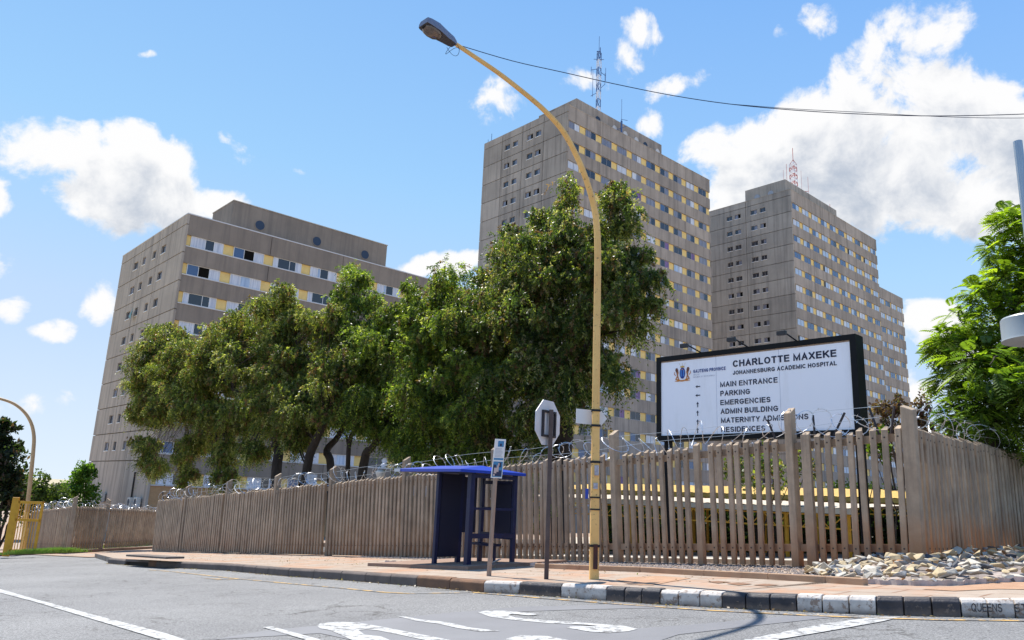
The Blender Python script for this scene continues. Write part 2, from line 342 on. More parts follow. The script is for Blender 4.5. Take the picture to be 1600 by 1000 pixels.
# ------------------------------------------------------------------ mesh helpers
COL = SC.collection
class MB:
    """collects faces, then links them as one mesh object"""
    def __init__(s): s.v = []; s.f = []; s.m = []
    def add(s, vs, fs, mi=0):
        o = len(s.v); s.v += [tuple(x) for x in vs]; s.f += [tuple(i + o for i in f) for f in fs]; s.m += [mi] * len(fs); return s
    def quad(s, a, b, c, d, mi=0): return s.add([a, b, c, d], [(0, 1, 2, 3)], mi)
    def hexa(s, p, mi=0):   # p: 4 bottom + 4 top
        return s.add(p, [(3, 2, 1, 0), (4, 5, 6, 7), (0, 1, 5, 4), (1, 2, 6, 5), (2, 3, 7, 6), (3, 0, 4, 7)], mi)
    def box(s, x0, x1, y0, y1, z0, z1, mi=0):
        return s.hexa([(x0, y0, z0), (x1, y0, z0), (x1, y1, z0), (x0, y1, z0), (x0, y0, z1), (x1, y0, z1), (x1, y1, z1), (x0, y1, z1)], mi)
    def obox(s, o, ex, ey, ez, mi=0):   # box spanned by three vectors from corner o
        o, ex, ey, ez = map(Vector, (o, ex, ey, ez))
        return s.hexa([o, o + ex, o + ex + ey, o + ey, o + ez, o + ex + ez, o + ex + ey + ez, o + ey + ez], mi)
    def tube(s, pts, r, n=6, mi=0, cap=True):
        pts = [Vector(p) for p in pts]; k = len(pts); rs = r if isinstance(r, (list, tuple)) else [r] * k
        vs = []; up = Vector((0, 0, 1)); prev = None
        for i, p in enumerate(pts):
            t = (pts[min(i + 1, k - 1)] - pts[max(i - 1, 0)]).normalized()
            if prev is None:
                a = t.cross(up if abs(t.z) < .95 else Vector((1, 0, 0))).normalized()
            else:
                a = (prev - t * prev.dot(t)).normalized()
            prev = a; b = t.cross(a)
            for j in range(n):
                th = 2 * math.pi * (j + .5) / n; vs.append(p + (a * math.cos(th) + b * math.sin(th)) * rs[i])
        fs = [(i * n + j, i * n + (j + 1) % n, (i + 1) * n + (j + 1) % n, (i + 1) * n + j) for i in range(k - 1) for j in range(n)]
        if cap: fs += [tuple(range(n - 1, -1, -1)), tuple((k - 1) * n + j for j in range(n))]
        return s.add(vs, fs, mi)
    def lathe(s, c, prof, n=20, mi=0, axis=None):
        c = Vector(c); q = Vector((0, 0, 1)).rotation_difference(Vector(axis)) if axis else None
        vs = []
        for (r, z) in prof:
            for j in range(n):
                th = 2 * math.pi * j / n; p = Vector((r * math.cos(th), r * math.sin(th), z)); vs.append(c + (q @ p if q else p))
        k = len(prof); fs = [(i * n + j, i * n + (j + 1) % n, (i + 1) * n + (j + 1) % n, (i + 1) * n + j) for i in range(k - 1) for j in range(n)]
        fs += [tuple(range(n - 1, -1, -1)), tuple((k - 1) * n + j for j in range(n))]
        return s.add(vs, fs, mi)
    def build(s, name, mats, parent=None, origin=None, smooth=False):
        me = bpy.data.meshes.new(name)
        base = Vector(parent['_w']) if parent is not None and '_w' in parent else Vector((0, 0, 0))
        o = Vector(origin) if origin is not None else (base if parent is not None else Vector((0, 0, 0)))
        me.from_pydata([(x - o.x, y - o.y, z - o.z) for x, y, z in s.v], [], s.f)
        for m_ in (mats if isinstance(mats, (list, tuple)) else [mats]): me.materials.append(m_)
        me.polygons.foreach_set('material_index', s.m)
        if smooth: me.polygons.foreach_set('use_smooth', [True] * len(s.f))
        me.update()
        ob = bpy.data.objects.new(name, me); COL.objects.link(ob)
        if parent is not None: ob.parent = parent; ob.location = o - base
        else: ob.location = o
        ob['_w'] = tuple(o); return ob
def tag(o, label=None, cat=None, group=None, kind=None):
    if label: o['label'] = label
    if cat: o['category'] = cat
    if group: o['group'] = group
    if kind: o['kind'] = kind
    return o
def thing(name, loc, label, cat, group=None):
    o = bpy.data.objects.new(name, None); COL.objects.link(o); o.location = loc; o['_w'] = tuple(loc); o.empty_display_size = .2
    return tag(o, label, cat, group)
def struct(o): o['kind'] = 'structure'; return o
def smooth_shade(o, ang=35):
    me = o.data; me.polygons.foreach_set('use_smooth', [True] * len(me.polygons))
    me.set_sharp_from_angle(angle=rad(ang)); return o
def bevel(o, w, seg=2):
    b = o.modifiers.new('b', 'BEVEL'); b.width = w; b.segments = seg; b.limit_method = 'ANGLE'; b.angle_limit = rad(40); return o

# ------------------------------------------------------------------ ground frame
EAL, EPE = Vector((.687, -.727, 0)), Vector((-.727, -.687, 0))   # along the fence (uphill), and from the fence to the street
def pav(x, y): return .183 + .0613 * x - .0357 * y
KH = .18
def road(x, y): return pav(x, y) - KH
def on(px, py, dz=0):      # where a sight line meets the (sloping) pavement plane + dz
    r = ray(px, py); t = (.183 - CAMZ + dz) / (r.z - .0613 * r.x + .0357 * r.y)
    return Vector((r.x * t, r.y * t, CAMZ + r.z * t))
def on_plane(px, py, pt, nrm):
    r = ray(px, py); t = (Vector(pt) - Vector((0, 0, CAMZ))).dot(nrm) / r.dot(nrm); return Vector((0, 0, CAMZ)) + r * t
def ap(a, p, dz=0):
    v = EAL * a + EPE * p; return Vector((v.x, v.y, pav(v.x, v.y) + dz))
def AL(p): return Vector(p).dot(EAL)
def PE(p): return Vector(p).dot(EPE)
def smax(a, b, k): h = max(k - abs(a - b), 0) / k; return max(a, b) + h * h * k / 4
def yardz(x, y):
    if x * .687 - y * .727 < -38.9: return max(pav(x, y) - .15, -4.6)
    p = -(x * .727 + y * .687); t = min(1, max(0, (-14.95 - p) / .25)); k = min(1, max(0, (x * .687 - y * .727 + 34) / 8))
    return max(terrain(x, y), -3.6) - 1.75 * t * k - .01
def terrain(x, y): return -smax(-smax(pav(x, y) - .02, -3.9, 1.5), -1.1, 1.0)

def poly_sheet(name, pts, m, zf, parent=None, thick=0):
    me = bpy.data.meshes.new(name); bm = bmesh.new()
    vs = [bm.verts.new((p[0], p[1], zf(p[0], p[1]))) for p in pts]
    f = bm.faces.new(vs); bm.normal_update()
    if f.normal.z < 0: f.normal_flip()
    if thick:
        r = bmesh.ops.extrude_face_region(bm, geom=[f]); ev = [g_ for g_ in r['geom'] if isinstance(g_, bmesh.types.BMVert)]
        bmesh.ops.translate(bm, verts=vs, vec=(0, 0, -thick))
    bmesh.ops.triangulate(bm, faces=[f_ for f_ in bm.faces if len(f_.verts) > 4])
    bmesh.ops.recalc_face_normals(bm, faces=bm.faces) if thick else None
    bm.to_mesh(me); bm.free(); me.materials.append(m)
    o = bpy.data.objects.new(name, me); COL.objects.link(o)
    if parent is not None: o.parent = parent
    o['_w'] = (0, 0, 0); return o

# far ground
xs = sorted(set([-4000, -1500, -600, -300] + list(range(-160, 201, 8)) + [300, 600, 1500, 4000]))
ys = sorted(set([-1500, -300, -100] + list(range(-40, 241, 8)) + [300, 600, 1500, 5000]))
mb = MB(); mb.v = [(x, y, terrain(x, y) - 2.6) for y in ys for x in xs]; nx = len(xs)
mb.f = [(j * nx + i, j * nx + i + 1, (j + 1) * nx + i + 1, (j + 1) * nx + i) for j in range(len(ys) - 1) for i in range(nx - 1)]; mb.m = [0] * len(mb.f)
struct(mb.build('ground', M['earth'], smooth=True))
# road: one sheet over the street side and the side street
mb = MB(); A_ = np.linspace(-75, 30, 60); P_ = np.linspace(-24, 24, 40)
def rz(x, y): return -smax(-(road(x, y)), -1.0, .6)
mb.v = []
for p in P_:
    for a in A_:
        v = EAL * a + EPE * p; mb.v.append((v.x, v.y, road(v.x, v.y)))
na = len(A_); mb.f = [(j * na + i, j * na + i + 1, (j + 1) * na + i + 1, (j + 1) * na + i) for j in range(len(P_) - 1) for i in range(na - 1)]; mb.m = [0] * len(mb.f)
ROAD = struct(mb.build('road', M['asphalt']))
def px_road(pts, dz=.004): return [on(x, y, -KH) for x, y in pts]
def marking(name, pts, m, dz=.008):
    return poly_sheet(name, px_road(pts), m, lambda x, y: road(x, y) + dz, ROAD)
marking('tar_patch', [(330,1000),(420,985),(560,972),(700,958),(820,948),(960,945),(1040,950),(900,953),(760,958),(860,972),(960,985),(1100,975),(1230,963),(1330,962),(1180,978),(1060,992),(1000,1012),(640,1020),(500,990)], M['asphalt_patch'], .004)
marking('stop_letter', [(410,981),(425,980),(510,1003),(530,1012),(500,1012),(475,1000)], M['paint_white'])
marking('stop_letter', [(496,979),(500,975),(530,972.5),(560,974),(600,981),(650,991),(697,1000),(740,1010),(700,1010),(657,1000),(625,993),(590,986),(572,984.5),(560,986),(570,993),(595,995.5),(625,1008),(570,1008),(547,1000),(517,986),(500,983)], M['paint_white'])
marking('thin_line', [(622,964),(632,964),(657,969),(695,972.5),(737,982),(782,987),(750,988),(712,982),(687,976),(650,971)], M['paint_white'])
marking('stop_letter', [(746,957.5),(760,955),(785,955),(815,957.5),(844,961),(825,962.5),(800,960),(794,962),(805,966),(855,970.5),(925,975),(975,979),(996,984),(982,987.5),(950,990),(920,988),(885,982),(890,980),(937,979.5),(912,977),(860,975),(800,969.5),(765,964.5)], M['paint_white'])
marking('stop_letter', [(780,1006),(792,999),(812,994),(855,995),(900,1004),(900,1012),(790,1012)], M['paint_white'])
marking('white_line', [(1120,1012),(1167,1000),(1294,974.6),(1368,965),(1407,965),(1381,971.5),(1320,982.5),(1219,1000),(1190,1012)], M['paint_white'])
marking('white_line', [(-60,909),(0,921),(56,937),(156,964),(259,990.6),(300,1004),(262,1004),(247,999.4),(150,970),(53,940.6),(0,926.6),(-60,913)], M['paint_white'])
def strip_px(name, pts, w, m, dz=.008):
    c = px_road(pts); L_, R_ = [], []
    for i, p in enumerate(c):
        t = (c[min(i + 1, len(c) - 1)] - c[max(i - 1, 0)]); t.z = 0; t.normalize(); q = Vector((-t.y, t.x, 0)) * w / 2
        L_.append(p + q); R_.append(p - q)
    mb = MB()
    for i in range(len(c) - 1):
        mb.quad(*[(v.x, v.y, road(v.x, v.y) + dz) for v in (R_[i], R_[i + 1], L_[i + 1], L_[i])])
    return mb.build(name, m, ROAD)
strip_px('yellow_line', [(232,890.6),(275,894),(350,902.5),(450,912),(530,919),(600,926),(640,928),(709,927),(737,926),(790,930.5),(850,935.5),(959,944),(1030,949),(1100,954),(1169,957.5),(1256,962),(1350,966),(1475,969.5),(1600,970.8),(1760,971)], .075, M['paint_yellow'])
strip_px('yellow_line', [(322,904),(345,905.5),(372,905)], .12, M['paint_yellow'])

# pavement slab with kerb stones
KB = [(168,880.5),(200,883.5),(262,887),(350,891.5),(440,900),(520,905.5),(600,912),(660,917),(757,926),(812,928.7),(876,933.5),(946,938.5),(1030,944.5),(1127,950),(1245,955.5),(1370,961),(1500,964),(1600,966),(1720,966),(1860,962)]
kb = [on(x, y, -KH) for x, y in KB]
kin = []
for i, p in enumerate(kb):
    t = kb[min(i + 1, len(kb) - 1)] - kb[max(i - 1, 0)]; t.z = 0; t.normalize(); n_ = Vector((-t.y, t.x, 0))
    if n_.dot(EPE) > 0: n_ = -n_
    kin.append(p + n_ * .16)
FENCE_PE = -13.9
slab = [(p.x, p.y) for p in kin]
far_r = kin[-1] + Vector((10, 12, 0))
slab += [(far_r.x, far_r.y)] + [tuple(ap(-1, -26)[:2]), tuple(ap(-5, FENCE_PE - .6)[:2]), tuple(ap(-38.9, FENCE_PE - .6)[:2]), tuple(ap(-38.9, -11.4)[:2])]
PAVE = struct(poly_sheet('pavement', slab, M['pavement'], lambda x, y: pav(x, y), thick=.3))
# kerb: real stones, 0.5 m long, painted in black / white / bare runs
segs = [(kb[i + 1] - kb[i]).length for i in range(len(kb) - 1)]
def kerb_at(s_):
    i = 0
    while i < len(segs) - 1 and s_ > segs[i]: s_ -= segs[i]; i += 1
    t = min(s_ / segs[i], 1); return kb[i].lerp(kb[i + 1], t), kin[i].lerp(kin[i + 1], t)
def kerb_s(px):
    for i in range(len(kb) - 1):
        if KB[i][0] <= px <= KB[i + 1][0]:
            t0, t1 = 0., 1.
            for _ in range(30):
                tm = (t0 + t1) / 2; q = kb[i].lerp(kb[i + 1], tm); c = M3.transposed() @ (q - Vector((0, 0, CAMZ)))
                if 800 + FPX * c.x / -c.z < px: t0 = tm
                else: t1 = tm
            return sum(segs[:i]) + t0 * segs[i]
    return sum(segs)
bnd = [(168,1),(180,1),(195,1),(231,0),(243,1),(358,1),(378,1),(398,1),(418,1),(450,1),(489,1),(532,1),(570,1),(609,1),(650,0),(702,0),(755,2),(811,3),(876,2),(947,3),(975,3),(1002,3),(1031,2),(1060,2),(1093,2),(1128,3),(1165,3),(1203,3),(1245,2),(1285,2),(1327,2),(1370,3),(1413,3),(1457,3),(1503,2),(1545,2),(1588,2),(1632,2),(1680,3),(1730,3),(1780,3),(1850,3)]
KERB = bpy.data.objects.new('kerb', None); COL.objects.link(KERB); KERB['_w'] = (0, 0, 0); struct(KERB)
ends = [kerb_s(b_[0]) for b_ in bnd]
for i in range(len(bnd) - 1):
    if i == 2: continue   # drain inlet here
    a, b_ = ends[i] + .006, ends[i + 1] - .006; mb = MB(); K = max(1, int((b_ - a) / .4)); prof = []
    jit = random.uniform(-.008, .008)
    for k in range(K + 1):
        f_, bk = kerb_at(a + (b_ - a) * k / K); z0 = road(f_.x, f_.y); d_ = (bk - f_).normalized() if (bk - f_).length else Vector((0, 1, 0)); d_ = Vector((d_.x, d_.y, 0))
        prof.append([(f_, z0 - .08), (f_ + d_ * .0, z0 + KH - .035 + jit), (f_ + d_ * .035, z0 + KH + .004 + jit), (bk, z0 + KH + .006 + jit), (bk, z0 - .08)])
    vs = [(p.x, p.y, z) for pr in prof for p, z in pr]; n5 = 5
    fs = [(k * n5 + j, (k + 1) * n5 + j, (k + 1) * n5 + (j + 1) % n5, k * n5 + (j + 1) % n5) for k in range(K) for j in range(n5)]
    fs += [tuple(range(n5)), tuple(K * n5 + j for j in range(n5 - 1, -1, -1))]
    mb.add(vs, fs); mt = [M['kerb_plain'], M['kerb_grey'], M['kerb_white'], M['kerb_black']][bnd[i][1]]
    bevel(mb.build('kerb_stone', mt, KERB), .012, 2)
# drain inlet lid and slab by the left end of the kerb
f0, b0 = kerb_at(ends[2]); f1, b1 = kerb_at(ends[3])
dr = thing('drain_inlet', (f0.x, f0.y, road(f0.x, f0.y)), 'dark kerb drain inlet under a cracked concrete lid at the driveway corner', 'drain')
mb = MB()
dd = (b0 - f0).normalized()
for (a_, b_, z0, z1, mi) in ((0, .16, .12, .19, 0),):
    mb.obox(f0 + Vector((0, 0, KH - .06)), (f1 - f0), dd * .5 - Vector((0, 0, .02)), (0, 0, .075), 0)
mb.build('lid', M['kerb_grey'], dr)
mb = MB(); mb.obox(f0 + dd * .12 + Vector((0, 0, -.02)), (f1 - f0), dd * .05, (0, 0, .15), 0); mb.build('opening', M['joint'], dr)
c_ = on(252, 876); mb = MB(); mb.obox(c_ - EAL * 1.6 + Vector((0, 0, .01)), EAL * 3.4 + Vector((0, 0, .2)), EPE * .55, (0, 0, .06)); s_ = bevel(mb.build('concrete_slab', M['kerb_grey'], origin=c_), .015)
tag(s_, 'dark loose concrete slab lying on the pavement beside the drain inlet', 'slab')

# yard behind the fence, unseen grounds beyond made pale to bounce light, far pavement beside the driveway
A2 = np.linspace(-38.9, 150, 100)
for nm, P2, mt in (('yard', [FENCE_PE - .62, -14.95, -15.2] + list(np.linspace(-17, -36.5, 8)), M['yard']), ('hospital_grounds', list(np.linspace(-36.5, -200, 44)), M['bounce_ground'])):
    mb = MB()
    for p in P2:
        for a in A2:
            v = EAL * a + EPE * p; mb.v.append((v.x, v.y, yardz(v.x, v.y)))
    na = len(A2); mb.f = [(j * na + i, j * na + i + 1, (j + 1) * na + i + 1, (j + 1) * na + i) for j in range(len(P2) - 1) for i in range(na - 1)]; mb.m = [0] * len(mb.f)
    struct(mb.build(nm, mt))
mb = MB(); A3 = np.linspace(-170, -38.92, 50); P3 = [-11.2] + list(np.linspace(-13, -200, 60))
for p in P3:
    for a in A3:
        v = EAL * a + EPE * p; mb.v.append((v.x, v.y, max(pav(v.x, v.y) - .15, -4.6)))
na = len(A3); mb.f = [(j * na + i, j * na + i + 1, (j + 1) * na + i + 1, (j + 1) * na + i) for j in range(len(P3) - 1) for i in range(na - 1)]; mb.m = [0] * len(mb.f)
struct(mb.build('driveway', M['pavement']))
cp_ = [ap(-30, -14.35), ap(-4.5, -14.35), ap(-4.5, -14.9), ap(-30, -14.9)]
struct(poly_sheet('yard_coping', [(p.x, p.y) for p in cp_], mat('pale_coping', (.55,.50,.43), (.46,.41,.35), 3, .9), lambda x, y: pav(x, y) + .10, thick=.3))
k2 = [on(-160,877,-KH), on(0,869,-KH), on(130,864.5,-KH), on(185,861,-KH), on(250,857.5,-KH)]
sl2 = [(p.x, p.y) for p in k2] + [tuple((k2[-1] + Vector((-4, 14, 0)))[:2]), tuple((k2[0] + Vector((-14, 16, 0)))[:2])]
struct(poly_sheet('far_pavement', sl2, M['pavement'], lambda x, y: pav(x, y), thick=.3))
mb = MB()
for i in range(len(k2) - 1):
    a, b_ = k2[i], k2[i + 1]; t = (b_ - a).normalized(); n_ = Vector((-t.y, t.x, 0)); n_ = n_ if n_.dot(EPE) < 0 else -n_
    mb.obox(a - n_ * .02 - Vector((0, 0, .05)), b_ - a, n_ * .15, (0, 0, KH + .055))
struct(mb.build('far_kerb', M['kerb_plain']))

# gravel strip, its edging kerb and wavy edging
ED = [(835,887.5),(905,890.5),(1000,894),(1100,900),(1200,905.5),(1290,911),(1350,915)]
ed = [on(x, y) for x, y in ED]
e_ = thing('garden_edging', ed[0], 'low sandy concrete edging strip between the gravel bed and the pavement', 'edging')
mb = MB()
for i in range(len(ed) - 1):
    t = (ed[i + 1] - ed[i]); n_ = Vector((-t.y, t.x, 0)).normalized(); n_ = n_ if n_.dot(EPE) < 0 else -n_
    mb.obox(ed[i] + Vector((0, 0, -.05)), t * .995, n_ * .09, (0, 0, .14))
bevel(mb.build('edging_strip', M['edging'], e_), .012)
# wavy fibre-cement strip at the edge of the gravel and rock bed
WV = [(600,880),(700,882.5),(835,884),(905,887),(1000,890),(1100,896),(1200,901),(1290,907),(1360,913),(1440,915.5),(1500,915),(1560,911),(1640,908)]
wv = [on(x, y) for x, y in WV]; tot = 0; pts = []
for i in range(len(wv) - 1):
    L_ = (wv[i + 1] - wv[i]).length; K = int(L_ / .04)
    for k in range(K):
        p = wv[i].lerp(wv[i + 1], k / K); tot += .04; t = (wv[i + 1] - wv[i]).normalized(); n_ = Vector((-t.y, t.x, 0))
        pts.append(p + n_ * .025 * math.sin(tot * 2 * math.pi / .19))
mb = MB()
for i in range(len(pts) - 1):
    a, b_ = pts[i], pts[i + 1]; q = EPE * .014
    for (u_, v_) in ((a, b_),):
        h1 = .06 + .010 * math.sin(i * .9); 
        mb.hexa([u_ - Vector((0,0,.05)), v_ - Vector((0,0,.05)), v_ - q - Vector((0,0,.05)), u_ - q - Vector((0,0,.05)), u_ + Vector((0,0,h1)), v_ + Vector((0,0,h1)), v_ - q + Vector((0,0,h1)), u_ - q + Vector((0,0,h1))])
tag(mb.build('wavy_edging', M['corrug'], origin=pts[0]), 'wavy corrugated edging strip in front of the gravel and rock bed', 'edging')
# gravel (nobody could count it)
def stones(n_, region, smin, smax, z_off):
    V_, F_ = [], []
    base = [(1,0,0),(0,1,0),(-1,0,0),(0,-1,0),(0,0,.8),(0,0,-.8)]; fc = [(0,1,4),(1,2,4),(2,3,4),(3,0,4),(1,0,5),(2,1,5),(3,2,5),(0,3,5)]
    for _ in range(n_):
        x, y, z = region(); s_ = random.uniform(smin, smax); th = random.random() * 6.3; c, sn = math.cos(th), math.sin(th); o = len(V_)
        for (a, b_, d_) in base:
            a *= random.uniform(.7, 1.3); b_ *= random.uniform(.6, 1.1); V_.append((x + s_ * (a * c - b_ * sn), y + s_ * (a * sn + b_ * c), z + z_off + s_ * d_ * random.uniform(.5, .9)))
        F_ += [tuple(i + o for i in f) for f in fc]
    return V_, F_
def reg():
    a = random.uniform(-21, -5.0); w_ = on(1000, 890)
    # between the wavy strip and just behind the fence
    best = None
    for i in range(len(wv) - 1):
        a0, a1 = AL(wv[i]), AL(wv[i + 1])
        if a0 <= a <= a1: best = PE(wv[i].lerp(wv[i + 1], (a - a0) / (a1 - a0)))
    if best is None: best = -13.2
    p = random.uniform(FENCE_PE - .5, best - .03); v = ap(a, p); return v.x, v.y, v.z
V_, F_ = stones(9000, reg, .012, .032, .012); mb = MB(); mb.v = V_; mb.f = F_; mb.m = [0] * len(F_)
tag(mb.build('gravel', M['gravel'], origin=None), 'loose grey gravel strip along the foot of the concrete fence', 'gravel', kind='stuff')
# ------------------------------------------------------------------ concrete palisade fences
FH = 2.4
SL = math.hypot(.0613, .0357)
def picket_mesh(w=.108, d=.115, h=FH, top=.07):
    """precast paling: chamfered back, sloping cap, bolt dimples; local x along the fence, -y to the street"""
    mb = MB(); x0, x1 = -w / 2, w / 2; c = .03
    prof = [(x0 + .012, -d / 2), (x1 - .012, -d / 2), (x1, -d / 2 + .015), (x1 - c, d / 2), (x0 + c, d / 2), (x0, -d / 2 + .015)]
    z0 = .03
    bot = [(x, y, z0) for x, y in prof]; t_ = [(x, y, h - top * (.5 - y / d)) for x, y in prof]
    n = 6
    # a little taper at the foot
    mb.add([(x * .82, y, z0) for x, y in prof] + [(x, y, z0 + .22) for x, y in prof] + t_,
           [tuple(range(5, -1, -1))] + [(k * n + j, k * n + (j + 1) % n, (k + 1) * n + (j + 1) % n, (k + 1) * n + j) for k in range(2) for j in range(n)] + [tuple(12 + j for j in range(6))])
    for z in (h - .2, .34):
        mb.lathe((0, -d / 2 - .002, z), [(.016, 0), (.016, .004)], 8, 1, axis=(0, -1, 0))
    return mb
def fence_run(label, p0, p1, spacing, posts, wide=(), gap_px=None, nparts=100, lean=True, leanf=None, closed=None, name='palisade_fence', rails=True, h=FH):
    """p0..p1 ground points (left to right seen from the street); posts/wide = distances from p0"""
    root = thing(name, p0, label, 'fence')
    d = (p1 - p0); L_ = math.hypot(d.x, d.y); e = Vector((d.x / L_, d.y / L_, 0)); sl_ = d.z / L_
    up = (Vector((0, 0, 1)) - e * sl_).normalized() if lean else Vector((0, 0, 1))
    ex = up.cross(Vector((e.x, e.y, 0)).cross(up)).normalized(); ex = (e - up * e.dot(up)).normalized()
    ey = up.cross(ex)     # into the yard
    R3 = Matrix((ex, ey, up)).transposed()
    def place(o, s_, dy=0, jit=0):
        p = p0 + e * s_ + Vector((0, 0, sl_ * s_)) + ey * dy - p0; R_ = R3
        if leanf:
            u2 = (Vector((0, 0, 1)) - e * sl_ * leanf(s_)).normalized(); x2 = (e - u2 * e.dot(u2)).normalized(); R_ = Matrix((x2, u2.cross(x2), u2)).transposed()
        o.parent = root; o.matrix_basis = Matrix.Translation(p) @ (R_ @ Matrix.Rotation(jit, 3, 'Y')).to_4x4()
    base = picket_mesh().build('picket', [M['fence'], M['bolt']]); 
    ss, s_ = [], .12
    block = sorted([(x, .17) for x in posts] + [(x, .16) for x in wide])
    while s_ < L_ - .05:
        if all(abs(s_ - b_[0]) > b_[1] for b_ in block): ss.append(s_)
        s_ += spacing
    ss.sort(key=lambda q: -q) if closed is None else ss.sort(key=lambda q: q)
    objs = []
    for i, s_ in enumerate(ss):
        o = base if i == 0 else base.copy()
        if i: COL.objects.link(o)
        place(o, s_ + random.uniform(-.008, .008), random.uniform(-.008, .008), random.gauss(0, .006)); objs.append(o)
        o.scale = (random.uniform(.93, 1.05), 1, random.uniform(.985, 1.008))
    if len(objs) > nparts:
        rest = objs[nparts:]; mb = MB(); bme = base.data
        for o in rest:
            m_ = o.matrix_basis.copy()
            mb.add([m_ @ v.co for v in bme.vertices], [tuple(p.vertices) for p in bme.polygons])
            bpy.data.objects.remove(o)
        r_ = mb.build('picket', M['fence']); r_.parent = root; r_['kind'] = 'stuff'
    mb = MB()
    pb = None
    for x in posts:
        mb = MB(); w = .07
        mb.hexa([(-w, -.10, -.1), (w, -.10, -.1), (w, .12, -.1), (-w, .12, -.1), (-w, -.10, h + .42), (w, -.10, h + .42), (w, .12, h + .55), (-w, .12, h + .55)])
        o = bevel(mb.build('post', M['fence']), .012); place(o, x, .05)
    for x in wide:
        mb = MB(); w = .085 if x > L_ - 3 else .065
        mb.hexa([(-w, -.09, 0), (w, -.09, 0), (w, .05, 0), (-w, .05, 0), (-w, -.09, h - .02), (w, -.09, h - .02), (w - .03, .05, h + .05), (-w + .03, .05, h + .05)])
        o = bevel(mb.build('post', M['fence']), .012); place(o, x, .0)
    if rails:
        for z in (h - .27, .28):
            mb = MB(); mb.box(.0, L_, .06, .16, z, z + .13); o = mb.build('rail', M['fence']); lf = leanf; leanf = None; place(o, 0); leanf = lf
    return root, place, L_, (p0, e, sl_, up, ey)
def razor(root, fr, s0, s1, h=FH, r=.20, pitch=.36, seed=1, wires=True, thick=.008):
    p0, e, sl_, up, ey = fr; rr = random.Random(seed); pts = []; K = int((s1 - s0) / pitch * 22)
    ph = 0
    for k in range(K):
        s_ = s0 + (s1 - s0) * k / K; ph += 2 * math.pi / 22 * (1 + .25 * math.sin(s_ * 1.9 + seed))
        R_ = r * (1 + .22 * math.sin(s_ * 2.3 + seed) + .12 * math.sin(s_ * 7.1)); wob = .07 * math.sin(s_ * 3.1 + seed)
        c = p0 + e * (s_ + .16 * math.sin(ph * 1.0 + s_)) + Vector((0, 0, sl_ * s_)) + up * (h + R_ * .75 + wob)
        pts.append(c + up * math.sin(ph) * R_ + ey * (math.cos(ph) * R_ + .04))
    mb = MB(); mb.tube(pts, thick, 3)
    for i in range(3, len(pts) - 3, 2):   # barbs
        t = (pts[i + 1] - pts[i]).normalized(); n_ = t.cross(Vector((rr.random() - .5, rr.random() - .5, rr.random() - .5))).normalized()
        mb.add([pts[i] - t * .012, pts[i] + t * .012, pts[i] + n_ * .036], [(0, 1, 2)])
        mb.add([pts[i] - t * .012, pts[i] + t * .012, pts[i] - n_ * .036], [(0, 1, 2)])
    mb.build('razor_wire', M['razor'], root)
    if wires:
        mb = MB()
        for hz in (.14, .36):
            ln = [p0 + e * s_ + Vector((0, 0, sl_ * s_)) + up * (h + hz + .03 * math.sin(s_ * 1.3 + hz * 9)) + ey * .05 for s_ in np.linspace(s0, s1, 40)]
            mb.tube(ln, .004, 3)
        mb.build('straining_wire', M['razor'], root)
FA0, FA1 = -38.9, -4.80
p0, p1 = ap(FA0, FENCE_PE), ap(FA1, FENCE_PE)
fpost = [a - FA0 for a in (-35.55, -31.3, -27.09, -23.17, -18.98, -15.0, -10.99, -6.83)]; fwide = [a - FA0 for a in (-13.06, -8.8, -6.50)]
fr_root, fr_place, FL, fr_frame = fence_run('long weathered concrete palisade fence with razor wire behind the bus shelter', p0, p1, .198, fpost, fwide, leanf=lambda q: min(1.0, max(-.15, (FA1 - FA0 - .6 - q) / 6)))
razor(fr_root, fr_frame, .3, FL - .2, seed=2, pitch=.42, thick=.007)
# corner post, thick
mb = MB(); w = .105; mb.hexa([(-w, -.09, -.1), (w, -.09, -.1), (w, .09, -.1), (-w, .09, -.1), (-w, -.09, 2.70), (w, -.09, 2.62), (w, .09, 2.66), (-w, .09, 2.74)])
o = bevel(mb.build('post', M['fence']), .014); fr_place(o, FL + .06, .02)
# short iron stays holding the wire
for (s_, dx) in ((FL - 2.35, -.22), (FL - 2.12, .06), (FL - 1.62, -.03), (FL - 1.35, .3), (FL - .45, -.16), (FL - .28, .1), (.25, -.3), (.5, .32)):
    b_ = p0 + EAL * s_ + Vector((0, 0, fr_frame[2] * s_ + FH - .2)); mb = MB(); mb.tube([b_ + fr_frame[4] * .1, b_ + fr_frame[4] * .1 + EAL * dx + Vector((0, 0, .55))], .022, 4); mb.build('wire_stay', M['iron'], fr_root)
# right-hand run, turning the corner
ER = Vector((math.cos(rad(40)), math.sin(rad(40)), 0))
q0 = p1 + ER * .22; q0.z = pav(q0.x, q0.y); q1 = q0 + ER * 17.5; q1.z = q0.z - .18
rr_root, rr_place, RL, rr_frame = fence_run('dark stretch of concrete palisade fence behind the rock pile, right of the tall corner post', q0, q1, .185, [], [], closed=True, nparts=100)
razor(rr_root, rr_frame, .2, RL, seed=5, r=.2, pitch=.62, thick=.006)
# far-left fence beyond the driveway
g0, g1, g2 = on(40, 858), on(104, 860.5), on(262, 851)
g0.z, g1.z, g2.z = pav(g0.x, g0.y), pav(g1.x, g1.y), pav(g2.x, g2.y)
l_root, l_place, LL, l_frame = fence_run('pale solid-looking concrete fence panel beside the yellow gate', g0, g1, .17, [(g1 - g0).length - .05], [], nparts=100)
razor(l_root, l_frame, .1, LL, seed=8)
m_root, m_place, ML, m_frame = fence_run('far concrete palisade fence with grass at its foot beyond the driveway', g1 + (g2 - g1) * .02, g2, .30, [3.9], [], nparts=100)
razor(m_root, m_frame, .3, ML, seed=9, r=.12)
